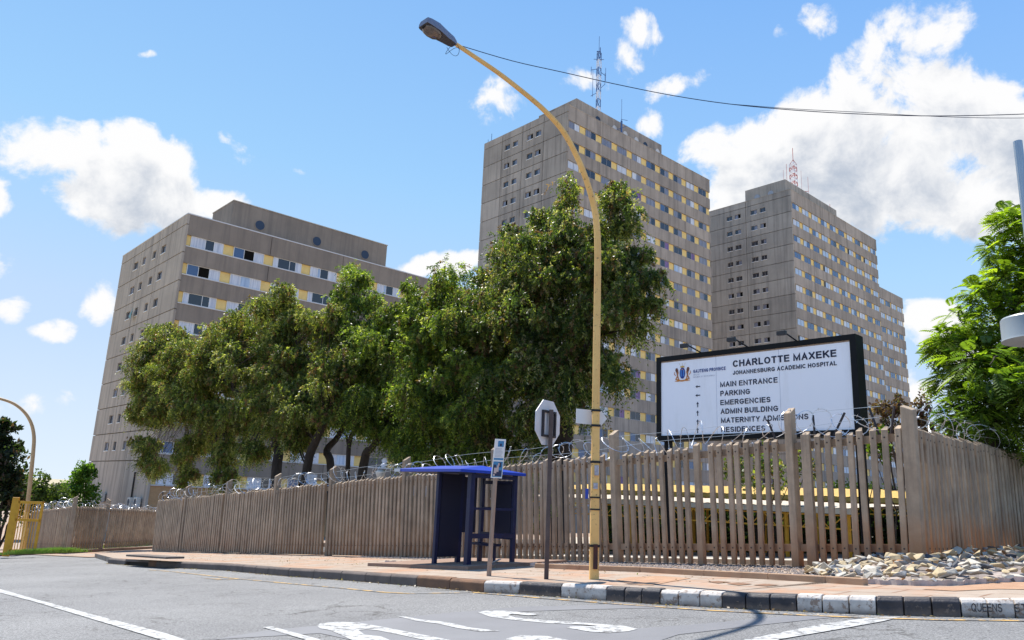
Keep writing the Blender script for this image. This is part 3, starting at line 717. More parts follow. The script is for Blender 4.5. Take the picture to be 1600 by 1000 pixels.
# grass at the foot of the far fences
V_, F_ = [], []
def blade(p, h, w):
    o = len(V_); th = random.random() * 6.3; c, s_ = math.cos(th) * w, math.sin(th) * w; lx, ly = random.gauss(0, h * .4), random.gauss(0, h * .4)
    V_.extend([(p.x - c, p.y - s_, p.z), (p.x + c, p.y + s_, p.z), (p.x + lx, p.y + ly, p.z + h)]); F_.append((o, o + 1, o + 2))
for (a, b_, n_, wd) in ((on(30, 866), on(112, 863), 4200, 1.0), (g1 + EPE * .9, g2 + EPE * .5, 3600, .7)):
    for _ in range(n_):
        t = random.random(); p = a.lerp(b_, t) + EPE * random.uniform(-wd, wd) * random.random(); p.z = pav(p.x, p.y); blade(p, random.uniform(.06, .28), .02)
mb = MB(); mb.v = V_; mb.f = F_; mb.m = [0] * len(F_)
tag(mb.build('grass', M['grass']), 'bright green grass along the foot of the far fence', 'grass', kind='stuff')

# ------------------------------------------------------------------ rock pile in front of the right fence
rock_meshes = []
for i in range(14):
    bm = bmesh.new(); rr = random.Random(100 + i)
    for _ in range(11):
        bm.verts.new((rr.uniform(-1, 1), rr.uniform(-.75, .75), rr.uniform(-.42, .42)))
    bmesh.ops.convex_hull(bm, input=bm.verts); 
    bmesh.ops.delete(bm, geom=[v for v in bm.verts if not v.link_faces], context='VERTS')
    bmesh.ops.bevel(bm, geom=list(bm.edges), offset=.04, segments=1, affect='EDGES')
    me = bpy.data.meshes.new('rock'); bm.to_mesh(me); bm.free(); rock_meshes.append(me)
rock_var = {}
def rock(col, i):
    if (col, i) not in rock_var:
        me = rock_meshes[i].copy(); me.materials.append(M['rock_' + col]); rock_var[(col, i)] = me
    return rock_var[(col, i)]
RL_TXT = {'yellow': 'sandy yellow angular rock lying in the heap by the fence', 'pale': 'pale whitish angular rock lying in the heap by the fence', 'grey': 'blue grey angular rock lying in the heap by the fence', 'rust': 'rust brown angular rock lying in the heap by the fence', 'dark': 'dark slate angular rock lying in the heap by the fence'}
def rock_front(px): return np.interp(px, [1262, 1300, 1360, 1440, 1500, 1560, 1700], [897, 905, 910, 913, 912.5, 909, 903])
cnt = 0
for row in range(8):
    t = row / 7
    for k in range(36):
        px = 1268 + (k + random.uniform(-.4, .4) + .5 * (row % 2)) * 12.0
        if px > 1690: continue
        ramp = min(1, max(0, (px - 1262) / 110))
        F = on(px, float(rock_front(px)))
        # back point: at the fence line seen at this column
        r = ray(px, 860); rxy = Vector((r.x, r.y, 0))
        tb = FENCE_PE / (rxy.dot(EPE)); B = rxy * tb
        if AL(B) > FA1:
            nr = Vector((-ER.y, ER.x, 0)); tb = nr.dot(q0) / nr.dot(rxy); B = rxy * tb
        B = B - rxy.normalized() * .12
        p = Vector((F.x, F.y, 0)).lerp(Vector((B.x, B.y, 0)), t * (.35 + .65 * ramp) + random.uniform(-.05, .05))
        hgt = (.0 + .20 * (t ** .8)) * ramp
        p.z = pav(p.x, p.y) + hgt + .05
        s_ = random.choice((.05, .07, .085, .10, .13)) * random.uniform(.85, 1.15) * (1.0 if row else .8)
        col = random.choices(['yellow', 'pale', 'grey', 'rust', 'dark'], [4.5, 4, 1.2, .6, 1.2])[0]
        o = bpy.data.objects.new('rock', rock(col, random.randrange(14))); COL.objects.link(o)
        o.location = p; o.scale = (s_ * random.uniform(1, 1.5), s_, s_); o.rotation_euler = (random.gauss(.15, .32), random.gauss(0, .32), random.uniform(0, 6.3))
        tag(o, RL_TXT[col], 'rock', col + ' rocks in the heap by the fence'); cnt += 1
# fill under the rocks
fill = [(float(p.x), float(p.y)) for p in [on(px, float(rock_front(px)) - 1) for px in (1275, 1330, 1400, 1480, 1560, 1680)]]
mb = MB(); pr = []
for px in np.linspace(1280, 1690, 24):
    ramp = min(1, max(0, (px - 1262) / 110)); F = on(px, float(rock_front(px)) - 1.5); r = ray(px, 860); rxy = Vector((r.x, r.y, 0)); B = rxy * (FENCE_PE / rxy.dot(EPE))
    if AL(B) > FA1: nr = Vector((-ER.y, ER.x, 0)); B = rxy * (nr.dot(q0) / nr.dot(rxy))
    B.z = pav(B.x, B.y) + .17 * ramp; pr.append((F, B))
for i in range(len(pr) - 1): mb.quad(pr[i][0], pr[i + 1][0], pr[i + 1][1], pr[i][1])
struct(mb.build('rock_bed', M['gravel']))
# bare red soil patch on the pavement
for nm, pts in (('soil_patch', [(1440,921),(1500,916),(1560,911),(1640,906),(1700,910),(1640,922),(1560,921),(1490,924)]), ('soil_patch', [(962,906),(985,902),(1030,900.5),(1080,904),(1050,909),(1020,915),(985,913.5)])):
    struct(poly_sheet(nm, [on(x, y) for x, y in pts], M['soil'], lambda x, y: pav(x, y) + .006))
for q in ([(1105,909.5),(1122,908.3),(1142,910),(1122,912)], [(1135,912.5),(1153,911),(1176,913),(1154,915.2)], [(1176,914.6),(1195,913),(1218,914.7),(1198,916.6)]):
    struct(poly_sheet('pavement_grate', [on(x, y) for x, y in q], M['kerb_plain'], lambda x, y: pav(x, y) + .007))

# ------------------------------------------------------------------ street lamp
def curve_points(pts, k=5):
    P = [pts[0]] + list(pts) + [pts[-1]]; out = []
    for i in range(1, len(P) - 2):
        for j in range(k):
            t = j / k; a, b_, c, d = P[i - 1], P[i], P[i + 1], P[i + 2]
            out.append(.5 * ((2 * b_) + (c - a) * t + (2 * a - 5 * b_ + 4 * c - d) * t * t + (3 * b_ - a - 3 * c + d) * t ** 3))
    return out + [P[-2]]
def luminaire(root, tip, ax, L_=.60):
    ax = ax.normalized(); side = ax.cross(Vector((0, 0, 1))).normalized(); up = side.cross(ax)
    st = [(0, .055, .03, -.045), (.10, .075, .055, -.05), (.30, .085, .07, -.055), (.42, .10, .075, -.055), (.62, .125, .085, -.06), (.85, .12, .075, -.055), (.97, .11, .06, -.05), (1.0, .10, .04, -.045)]
    mb = MB(); vs = []
    for (t, w, h, b_) in st:
        c = tip + ax * (t * L_)
        for (x, z) in ((-w, b_), (w, b_), (w, 0), (w * .7, h), (-w * .7, h), (-w, 0)): vs.append(c + side * x + up * z)
    n = 6; k = len(st)
    fs = [(i * n + j, i * n + (j + 1) % n, (i + 1) * n + (j + 1) % n, (i + 1) * n + j) for i in range(k - 1) for j in range(n)] + [tuple(range(5, -1, -1)), tuple((k - 1) * n + j for j in range(6))]
    mb.add(vs, fs); [mb.m.__setitem__(i, 1) for i, f in enumerate(fs[:-2]) if i % n == 0]
    head = smooth_shade(mb.build('lamp_head', [M['lum_body'], M['lum_under']], root), 40)
    mb = MB(); vs = []; nb = 10; sect = [(.44, .02), (.50, .075), (.60, .105), (.75, .113), (.88, .097), (.96, .05)]
    for (t, w) in sect:
        c = tip + ax * (t * L_) + up * (-.058)
        for j in range(nb + 1):
            th = math.pi * j / nb; vs.append(c + side * (w * math.cos(th)) - up * (w * .75 * math.sin(th)))
    n = nb + 1; fs = [(i * n + j, i * n + j + 1, (i + 1) * n + j + 1, (i + 1) * n + j) for i in range(len(sect) - 1) for j in range(nb)]
    mb.add(vs, fs); mb.build('lamp_bowl', M['bowl'], root, smooth=True)
LB = on(928, 905); ARM = Vector((math.cos(rad(224)), math.sin(rad(224)), 0)); ARMN = Vector((-ARM.y, ARM.x, 0))
lamp = thing('street_lamp', LB, 'tall yellow street lamp post curving over the road beside the stop sign', 'street lamp')
arm = [on_plane(x, y, LB, ARMN) for x, y in [(934,395),(931,340),(922,300),(906,255),(881,207),(850,172),(816,143),(780,115),(742,89),(708,66)]]
knee = on_plane(931, 640, LB, ARMN)
low = on_plane(928, 905, LB, ARMN); low.z = LB.z
mb = MB(); mb.tube([low - Vector((0, 0, .2)), low + Vector((0, 0, .05)), low.lerp(knee, .5), knee], [.105, .102, .092, .084], 4); lower = bevel(mb.build('pole_base', M['lamp_paint'], lamp), .012)
c_ = curve_points([knee.lerp(arm[0], .0) , knee.lerp(arm[0], .5)] + arm, 5)
mb = MB(); K = len(c_); mb.tube(c_, [.066 - .034 * (i / K) for i in range(K)], 8)
smooth_shade(mb.build('pole', M['lamp_paint'], lamp), 30)
luminaire(lamp, arm[-1] - (arm[-1] - arm[-2]).normalized() * .03, (arm[-1] - arm[-2]) * Vector((1, 1, 1)).x)
def lp(t): return low.lerp(knee, t)
def pole_frame(t):
    c = lp(t); vw = Vector((-c.x, -c.y, 0)).normalized(); return c, vw, Vector((-vw.y, vw.x, 0))
for z in (.35, .68, .90, .993):   # straps
    c, vw, sd = pole_frame(z if z != .35 else .19); r = .112 - .02 * z
    mb = MB(); mb.tube([c - Vector((0, 0, .018)), c + Vector((0, 0, .018))], [r + .012] * 2, 4); mb.build('strap', M['band'], lamp)
for t in (.40, .47):
    c, vw, sd = pole_frame(t); mb = MB(); mb.tube([c - Vector((0, 0, .012)), c + Vector((0, 0, .012))], [.108] * 2, 4); mb.build('strap', M['band'], lamp)
c, vw, sd = pole_frame(.045)
# the square pole's faces: find the one looking most at the camera's right
mb = MB()
for (t0, t1, m_i, wd, off) in ((.06, .20, 0, .07, .02),):
    a = lp(t0); b_ = lp(t1); f_ = (vw * 1.0 + sd * .0).normalized()
    mb.obox(a + f_ * .072 + sd * (off - wd / 2), sd * wd, f_ * .035, b_ - a, 0)
hatch = mb.build('hatch', M['rust'], lamp)
for (t0, t1, o_) in ((.52, .555, .01), (.60, .66, .025)):
    a, b_ = lp(t0), lp(t1); mb = MB(); mb.obox(a + vw * .070 + sd * (o_ - .035), sd * .07, vw * .03, b_ - a); mb.build('sticker', M['paper'], lamp)
mb = MB(); a = lp(.46); mb.obox(a - sd * .155 - vw * .03, sd * .05, vw * .06, (0, 0, .16)); mb.build('blue_tape', M['blue_roof'], lamp)
# overhead cable
st = on_plane(722, 72, LB, ARMN); en_xy = Vector((13, 9.5, 0)); dv = (en_xy - Vector((st.x, st.y, 0))).normalized(); nv = Vector((-dv.y, dv.x, 0))
cab = [on_plane(x, y, st, nv) for x, y in [(722,72),(800,95),(880,113),(960,131),(1050,149),(1140,162.5),(1240,172),(1340,178),(1440,181),(1540,180),(1640,176),(1760,166)]]
cab.append(cab[-1] + (cab[-1] - cab[-2]) * 9)
cb_root = thing('overhead_cable', st, 'thin dark overhead cable sagging from the street lamp arm to the right', 'cable')
mb = MB(); mb.tube(curve_points(cab, 4), .006, 5); mb.build('wire', M['cable'], cb_root)
mb = MB(); off = [p + Vector((0, 0, .05 * math.sin(i * .9) - .02)) for i, p in enumerate(cab[5:])]; mb.tube(curve_points([cab[5]] + off[1:], 4), .004, 4); mb.build('thin_wire', M['cable'], cb_root)
mb = MB(); lc = arm[-1] + Vector((0, 0, -.1)); mb.tube([lc + Vector((.10 * math.cos(t), .05 * math.sin(t), .07 * math.sin(t * 1.5) - .03)) for t in np.linspace(0, 9, 30)], .004, 4); mb.build('loose_wire', M['cable'], cb_root)

# white arrow board strapped to the lamp post
c = lp(.955); sdir = Vector((math.cos(rad(12)), math.sin(rad(12)), 0)); nb_ = Vector((sdir.y, -sdir.x, 0))
ab = thing('direction_sign', c, 'white arrow shaped board strapped to the yellow lamp post', 'sign')
mb = MB(); o_ = c + nb_ * -.11
pl = [(-.30, -.12), (.14, -.12), (.235, .0), (.14, .12), (-.30, .12)]
fr_ = [o_ + sdir * x + Vector((0, 0, z - .03 * x)) for x, z in pl]; bk = [p - nb_ * .02 for p in fr_]
mb.add(fr_ + bk, [(0, 1, 2, 3, 4), (9, 8, 7, 6, 5)] + [(i, (i + 5), (i + 1) % 5 + 5, (i + 1) % 5) for i in range(5)]); mb.build('board', M['sign_white'], ab)

# ------------------------------------------------------------------ stop sign seen from behind
SB = on(853.5, 905); stp = thing('stop_sign', SB, 'grey back of an octagonal stop sign on a dark post', 'stop sign')
top = SB + Vector((0, 0, 2.86)); mb = MB(); mb.box(SB.x - .035, SB.x + .035, SB.y - .035, SB.y + .035, SB.z - .2, SB.z + 2.72); bevel(mb.build('post', M['wood_post'], stp), .006)
bn_ = Vector((math.cos(rad(-36)), math.sin(rad(-36)), 0)); bs = Vector((-bn_.y, bn_.x, 0)); oc = SB + Vector((0, 0, 2.50)) - bn_ * .06
R_ = .405
pl = [(R_ * math.cos(rad(22.5 + 45 * i)), R_ * math.sin(rad(22.5 + 45 * i))) for i in range(8)]
f1_ = [oc + bs * x + Vector((0, 0, z)) for x, z in pl]; f2_ = [p - bn_ * .012 for p in f1_]
mb = MB(); mb.add(f1_ + f2_, [tuple(range(8)), tuple(range(15, 7, -1))] + [(i, i + 8, (i + 1) % 8 + 8, (i + 1) % 8) for i in range(8)])
me_ = mb.build('sign_plate', [M['sign_back']], stp)
mb = MB()
for (x0, x1, z0, z1) in ((-.20, -.165, -.24, .20), (.165, .20, -.24, .20), (-.165, .165, .165, .20), (-.165, .165, -.24, -.205)):
    mb.obox(oc + bs * x0 + bn_ * .002 + Vector((0, 0, z0)), bs * (x1 - x0), bn_ * .04, (0, 0, z1 - z0))
mb.build('bracket', M['iron'], stp)

# ------------------------------------------------------------------ bus stop marker
BB = on(763.5, 900); bsg = thing('bus_stop_sign', BB, 'pale bus stop post with narrow blue and white notice before the blue shelter', 'bus stop sign')
mb = MB(); tp = BB + Vector((.05, .03, 2.33)); mb.tube([BB - Vector((0, 0, .2)), tp], [.045, .038], 8); mb.build('post', M['pole_pale'], bsg)
sd = Vector((math.cos(rad(14)), math.sin(rad(14)), 0)); nn = Vector((sd.y, -sd.x, 0)); up_ = (tp - BB).normalized() + sd * .045; up_.normalize()
bc = BB + up_ * 1.68 - sd * .165 + nn * .05
mb = MB(); Wd, Hh = .20, .70; mb.obox(bc, sd * Wd, -nn * .02, up_ * Hh); mb.build('notice_board', M['sign_white'], bsg)
mb = MB(); E_ = bc + nn * .003
def rct(x0, x1, z0, z1, mi): mb.obox(E_ + sd * (Wd * x0) + up_ * (Hh * z0), sd * (Wd * (x1 - x0)), -nn * .002, up_ * (Hh * (z1 - z0)), mi)
rct(.06, .94, .03, .42, 0); rct(.06, .94, .46, .51, 0); rct(.30, .85, .80, .95, 0)
mb.build('blue_print', M['poster_blue'], bsg)
mb = MB(); E_ = bc + nn * .006
for (x0, x1, z0, z1) in ((.10, .35, .06, .34), (.35, .62, .05, .16), (.62, .9, .05, .2), (.55, .8, .28, .40), (.40, .55, .2, .3), (.48, .66, .82, .88)): rct(x0, x1, z0, z1, 0)
mb.build('dark_print', M['poster_navy'], bsg)
mb = MB(); E_ = bc + nn * .009
for (x0, x1, z0, z1) in ((.18, .42, .12, .26), (.42, .6, .16, .32), (.5, .64, .32, .38), (.12, .3, .055, .10)): rct(x0, x1, z0, z1, 0)
mb.build('pale_print', M['poster_skin'], bsg)
mb = MB(); E_ = bc + nn * .003
for i in range(7): rct(.12, .12 + random.uniform(.5, .78), .54 + i * .034, .55 + i * .034, 0)
mb.build('fine_print', M['ink_grey'], bsg)

# ------------------------------------------------------------------ blue bus shelter
FRa, FRp = -12.57, -10.89
shel = thing('bus_shelter', ap(FRa - 1, FRp - .8), 'blue roofed bus shelter with dark end panels in front of the fence', 'bus shelter')
SLn, SDp, SHt = 1.10, 1.32, 1.98
def sp(a, p, z): v = ap(FRa - a, FRp - p); v.z = zb + z; return v     # a: metres to the left, p: metres towards the fence
zb = ap(FRa, FRp).z + .04
pad = [ap(FRa + .55, FRp + .45), ap(FRa - SLn - 1.9, FRp + .45), ap(FRa - SLn - 1.9, FRp - 2.5), ap(FRa + .55, FRp - 2.5)]
struct(poly_sheet('shelter_base', [(p.x, p.y) for p in pad], M['pad'], lambda x, y: pav(x, y) + .07, thick=.1))
for (a, p, nm) in ((0, 0, 'post'), (.02, SDp, 'post'), (SLn, 0, 'post'), (SLn, SDp, 'post')):
    b_ = sp(a, p, 0); b_.z = pav(b_.x, b_.y) - .05; t_ = sp(a, p, SHt); mb = MB(); w = .045 if (a or p) else .06
    mb.obox(b_ - EAL * w - EPE * w, EAL * 2 * w, EPE * 2 * w, t_ - b_); bevel(mb.build(nm, M['blue_steel'], shel), .008)
def panel(nm, a0, p0_, a1, p1_, z0, z1, m_, th=.05):
    A, B = sp(a0, p0_, z0), sp(a1, p1_, z0); d = B - A; n_ = Vector((-d.y, d.x, 0)).normalized() * th
    mb = MB(); mb.obox(A - n_ * .5, d, n_, (0, 0, z1 - z0)); return mb.build(nm, m_, shel)
panel('end_panel', SLn, .06, SLn, .62, .10, 1.9, M['blue_dark'], .09); panel('end_panel', SLn, .72, SLn, 1.12, .62, 1.86, M['blue_dark'])
panel('end_rail', SLn, .6, SLn, .72, -.35, 1.95, M['blue_steel'], .07)
panel('back_panel', .1, SDp, .62, SDp, .62, 1.75, M['blue_dark'])
panel('back_rail', 0, SDp, SLn, SDp, .52, .64, M['blue_steel'], .06); panel('back_rail', 0, SDp, SLn, SDp, 1.72, 1.80, M['blue_steel'])
panel('back_rail', .0, SDp, SLn, SDp, 1.14, 1.20, M['blue_steel'])
panel('end_rail', 0, .05, 0, SDp, .56, .66, M['blue_steel']); panel('end_rail', 0, .05, 0, SDp, 1.15, 1.20, M['blue_steel']); panel('end_rail', 0, .05, 0, SDp, 1.82, 1.90, M['blue_steel'])
panel('roof_beam', 0, 0, SLn, 0, 1.90, 2.0, M['blue_steel'], .07)
bench = thing('bench', sp(1.2, 1.1, 0), None, None); bench.parent = shel; bench.location = Vector(bench['_w']) - Vector(shel['_w'])
mb = MB(); mb.obox(sp(.35, 1.28, .36), -EAL * .75 , EPE * .30, (0, 0, .05)); mb.build('seat', M['blue_steel'], bench)
for a in (.42, .95):
    mb = MB(); mb.obox(sp(a, 1.2, -.1), -EAL * .05, EPE * .05, (0, 0, .46)); mb.build('leg', M['blue_steel'], bench)
# roof: shallow hipped sheet with a pale end cap
mb = MB(); ov = .42
c4 = [sp(-.12, -ov, SHt + .0), sp(SLn + 1.35, -ov * .6, SHt + .0), sp(SLn + 1.35, SDp + ov * .6, SHt), sp(-.12, SDp + .2, SHt)]
rg = [sp(.30, .55, SHt + .12), sp(SLn + .7, .6, SHt + .12)]
b4 = [p + Vector((0, 0, -.06)) for p in c4]
mb.add(c4 + rg + b4, [(0, 1, 5, 4), (1, 2, 5), (2, 3, 4, 5), (3, 0, 4)], 0)
mb.add(c4 + b4, [(0, 4, 5, 1), (1, 5, 6, 2), (2, 6, 7, 3), (3, 7, 4, 0)], 0); mb.add(b4, [(0, 1, 2, 3)], 1)
mb.build('roof', [M['blue_roof'], M['blue_steel']], shel)
mb = MB(); a = c4[1]; mb.obox(a + EPE * .02 - Vector((0, 0, .065)) - EAL * .01, EAL * .22, EPE * .012, (0, 0, .07)); mb.build('end_cap', M['white_trim'], shel)
for (px, py, L_, tx) in ((773, 879.5, .25, 'scrap of white paper lying on the slab under the bus shelter'),):
    p = on(px, py, .09); mb = MB(); mb.obox(p, EAL * .2 + Vector((0, 0, .09)), EPE * .08, (0, 0, .012)); tag(mb.build('paper_scrap', M['sign_white'], origin=p), tx, 'litter')

# ------------------------------------------------------------------ grey steel pole with round collar on the right
PB = on(1650, 925); PB = PB * 1.0
pt_ = ray(1590, 221); pd = math.hypot(PB.x, PB.y); k_ = pd / math.hypot(pt_.x, pt_.y); ptop = Vector((pt_.x * k_, pt_.y * k_, CAMZ + pt_.z * k_))
PB = Vector((ptop.x, ptop.y, pav(ptop.x, ptop.y)))
gp = thing('steel_pole', PB, 'tall galvanised steel pole with a round grey collar at the right edge', 'pole')
mb = MB(); rr_ = .052
ring = []
for z in (PB.z - .2, ptop.z):
    for j in range(24):
        th = 2 * math.pi * j / 24; q = rr_ * (1 if j % 2 else .93); ring.append((PB.x + q * math.cos(th), PB.y + q * math.sin(th), z))
mb.add(ring, [(j, (j + 1) % 24, 24 + (j + 1) % 24, 24 + j) for j in range(24)] + [tuple(24 + j for j in range(24))]); mb.build('shaft', M['steel'], gp)
zc = ray(1600, 515); zc = CAMZ + zc.z * pd / math.hypot(zc.x, zc.y)
mb = MB(); mb.lathe((PB.x, PB.y, zc), [(.06, -.58), (.085, -.56), (.17, -.17), (.41, -.15), (.40, -.12), (.40, .11), (.385, .13), (.055, .15)], 40); smooth_shade(mb.build('collar', M['grey_paint'], gp), 30)

# ------------------------------------------------------------------ far-left lamp and yellow gate
l2 = on(36, 862); l2.z = pav(l2.x, l2.y)
lamp2 = thing('street_lamp', l2, 'slimmer distant street lamp with a hooked arm beside the yellow gate', 'street lamp')
pts = [on_plane(x, y, l2, ARMN) for x, y in [(48,745),(52,705),(53,682),(49,662),(39,645),(22,631),(0,623),(-30,617),(-60,614)]]
b_ = on_plane(36, 862, l2, ARMN); k_ = on_plane(42, 800, l2, ARMN)
mb = MB(); mb.tube([b_ - Vector((0, 0, .3)), k_], [.16, .13], 4); mb.build('pole_base', M['lamp_paint'], lamp2)
c_ = curve_points([k_] + pts, 4); mb = MB(); mb.tube(c_, [.11 - .05 * i / len(c_) for i in range(len(c_))], 8); mb.build('pole', M['arm_paint'], lamp2, smooth=True)
luminaire(lamp2, pts[-1], pts[-1] - pts[-2])
gb = on(3, 866); gb.z = pav(gb.x, gb.y); gy = thing('yellow_gate', gb, 'bright yellow barred steel gate standing behind the distant lamp post', 'gate')
gd = EAL * .35 + Vector((.9, .3, 0)); gd = Vector((gd.x, gd.y, 0)).normalized(); gn = Vector((-gd.y, gd.x, 0))
dpx = math.hypot(gb.x, gb.y) / FPX
mb = MB(); mb.obox(gb - Vector((0, 0, .1)), gd * (8 * dpx), gn * .12, (0, 0, 70 * dpx + .1)); bevel(mb.build('gate_post', M['yellow_steel'], gy), .02)
w0, w1, gh = 8 * dpx, 40 * dpx, 66 * dpx
mb = MB()
for (x0, x1, z0, z1) in ((w0, w1, gh - .12, gh), (w0, w1, gh - .95, gh - .83), (w0, w1, .12, .24), (w1 - .1, w1, .12, gh), (w0, w0 + .1, .12, gh)):
    mb.obox(gb + gd * x0 + Vector((0, 0, z0)), gd * (x1 - x0), gn * .07, (0, 0, z1 - z0))
mb.build('gate_frame', M['yellow_steel'], gy)
mb = MB(); x = w0 + .2
while x < w1 - .1: mb.tube([gb + gd * x + gn * .035 + Vector((0, 0, .15)), gb + gd * x + gn * .035 + Vector((0, 0, gh - .05))], .02, 4); x += .13
mb.build('bars', M['yellow_steel'], gy)
# ------------------------------------------------------------------ hospital blocks
YAW = rad(42.08); BR = Vector((math.cos(YAW), math.sin(YAW), 0)); BL = Vector((-BR.y, BR.x, 0)); FLH = 3.3
ROT = Matrix.Rotation(YAW, 4, 'Z')
WM = ['grey_frame', 'glass_dark', 'curtain', 'curtain_blue', 'glass_sky_tint', 'blind', 'curtain_purple', 'glass_open', 'white_frame']
def window_mb(L_, H_, panes, fr, fw=.06, sill=True):
    """panes: list of (relative width, material index, open?)"""
    mb = MB(); x = 0; tot = sum(p[0] for p in panes)
    mb.box(0, L_, .13, .22, 0, fw, fr); mb.box(0, L_, .13, .22, H_ - fw, H_, fr)
    for i, (w, mi, op) in enumerate(panes):
        x1 = x + w / tot * L_
        mb.box(x, x + fw, .132, .22, fw, H_ - fw, fr)
        y = .20 if op else .17
        mb.quad((x + fw, y, fw), (x1 - (fw if i == len(panes) - 1 else 0), y, fw), (x1 - (fw if i == len(panes) - 1 else 0), y, H_ - fw), (x + fw, y, H_ - fw), mi)
        x = x1
    mb.box(L_ - fw, L_, .133, .22, fw, H_ - fw, fr)
    return mb
def to_px(p):
    c = M3.transposed() @ (Vector(p) - Vector((0, 0, CAMZ))); return 800 + FPX * c.x / -c.z, 500 - FPX * c.y / -c.z
class Block:
    def __init__(s, name, label, c, ztop, zbase):
        s.c = Vector((c[0], c[1], 0)); s.zt, s.zb = ztop, zbase
        s.root = thing(name, (c[0], c[1], zbase), label, 'building'); s.win = []
    def P(s, u, v, z): return s.c + BR * u + BL * v + Vector((0, 0, z))
    def box(s, mb, u0, u1, v0, v1, z0, z1, mi=0):
        mb.hexa([s.P(u0, v0, z0), s.P(u1, v0, z0), s.P(u1, v1, z0), s.P(u0, v1, z0), s.P(u0, v0, z1), s.P(u1, v0, z1), s.P(u1, v1, z1), s.P(u0, v1, z1)], mi)
    def rface(s, u0, u1, ztop, m, first, bay, wlen, nrow, variants, strip=(2.4, 1.3), par_first=2.4, vis=None, brick=False, sillm=None, band_panels=2):
        mb = MB(); infl = []
        zz = ztop; spans = []
        for k in range(nrow):
            st = ztop - par_first - k * FLH; spans.append((st, zz)); zz = st - strip[1]
        spans.append((max(s.zb - .3, zz - 60) if not brick else zz - .0, zz)) if not brick else None
        js = [u0] + [first - .55 + bay * i for i in range(1, 40) if i % band_panels == 0 and u0 + 1 < first - .55 + bay * i < u1 - 1] + [u1]
        for (a, b_) in spans:
            for i in range(len(js) - 1):
                s.box(mb, js[i] + (.03 if i else 0), js[i + 1] - .03, 0, .28, a, b_)
        mb.build('spandrel_wall', m, s.root)
        for k in range(nrow):
            zt_ = ztop - par_first - k * FLH; zb_ = zt_ - strip[1]
            mb = MB(); s.box(mb, u0, u1, .235, .285, zb_ + .004, zt_ - .004); mb.build('infill_strip', M['infill'], s.root)
            if sillm:
                mb = MB(); s.box(mb, u0, u1, -.06, .23, zb_ - .10, zb_ - .002); mb.build('sill_band', sillm, s.root)
            i = 0
            while first + bay * i + wlen < u1 - .05:
                a = first + bay * i; p = s.P(a, 0, zb_ + .03); c = to_px(s.P(a + wlen / 2, 0, zb_ + .6))
                s.win.append((p, random.choice(variants), 0 if (vis is None or vis(*c)) else 1, k)); i += 1
    def lface(s, vl, ztop, zbot, zj, vj, m, holes, t=.25):
        """panels with real window openings on the end wall"""
        mb = MB(); g_ = .05
        for zi in range(len(zj) - 1):
            for vi in range(len(vj) - 1):
                z1, z0 = zj[zi], zj[zi + 1]; v0, v1 = vj[vi], vj[vi + 1]
                z1 -= g_ if zi else 0; z0 += g_; v0 += g_ if vi else 0; v1 -= g_ if vi < len(vj) - 2 else 0
                hs = [h for h in holes if h[0] < v1 and h[1] > v0 and h[2] < z1 and h[3] > z0]
                V = sorted({v0, v1, *[min(max(h[0], v0), v1) for h in hs], *[min(max(h[1], v0), v1) for h in hs]}); Z = sorted({z0, z1, *[min(max(h[2], z0), z1) for h in hs], *[min(max(h[3], z0), z1) for h in hs]})
                for a in range(len(V) - 1):
                    for b_ in range(len(Z) - 1):
                        vm, zm = (V[a] + V[a + 1]) / 2, (Z[b_] + Z[b_ + 1]) / 2
                        if any(h[0] < vm < h[1] and h[2] < zm < h[3] for h in hs): continue
                        mb.quad(s.P(0, V[a + 1], Z[b_]), s.P(0, V[a], Z[b_]), s.P(0, V[a], Z[b_ + 1]), s.P(0, V[a + 1], Z[b_ + 1]))
                def rim(a0, a1, b0, b1):
                    for (q0_, q1_) in (((a0, b0), (a1, b0)), ((a1, b0), (a1, b1)), ((a1, b1), (a0, b1)), ((a0, b1), (a0, b0))):
                        mb.quad(s.P(0, *q0_), s.P(0, *q1_), s.P(t, *q1_), s.P(t, *q0_))
                rim(v0, v1, z0, z1); [rim(max(h[0], v0), min(h[1], v1), max(h[2], z0), min(h[3], z1)) for h in hs]
        bm = bmesh.new(); o = mb.build('end_wall', m, s.root); bm.from_mesh(o.data); bmesh.ops.remove_doubles(bm, verts=bm.verts, dist=.0005); bmesh.ops.recalc_face_normals(bm, faces=bm.faces); bm.to_mesh(o.data); bm.free()
        for h in holes:
            s.win.append((s.P(.0, h[1], h[2]), ('L', h[1] - h[0], h[3] - h[2]), 0, 0))
    def core(s, u0, u1, v0, v1, z0, z1, m, roofm):
        mb = MB(); s.box(mb, u0, u1, v0, v1, z0, z1); mb.build('core_wall', m, s.root)
        mb = MB(); s.box(mb, u0 + .01, u1 - .01, v0 + .01, v1 - .01, z1, z1 + .08); mb.build('roof', roofm, s.root)
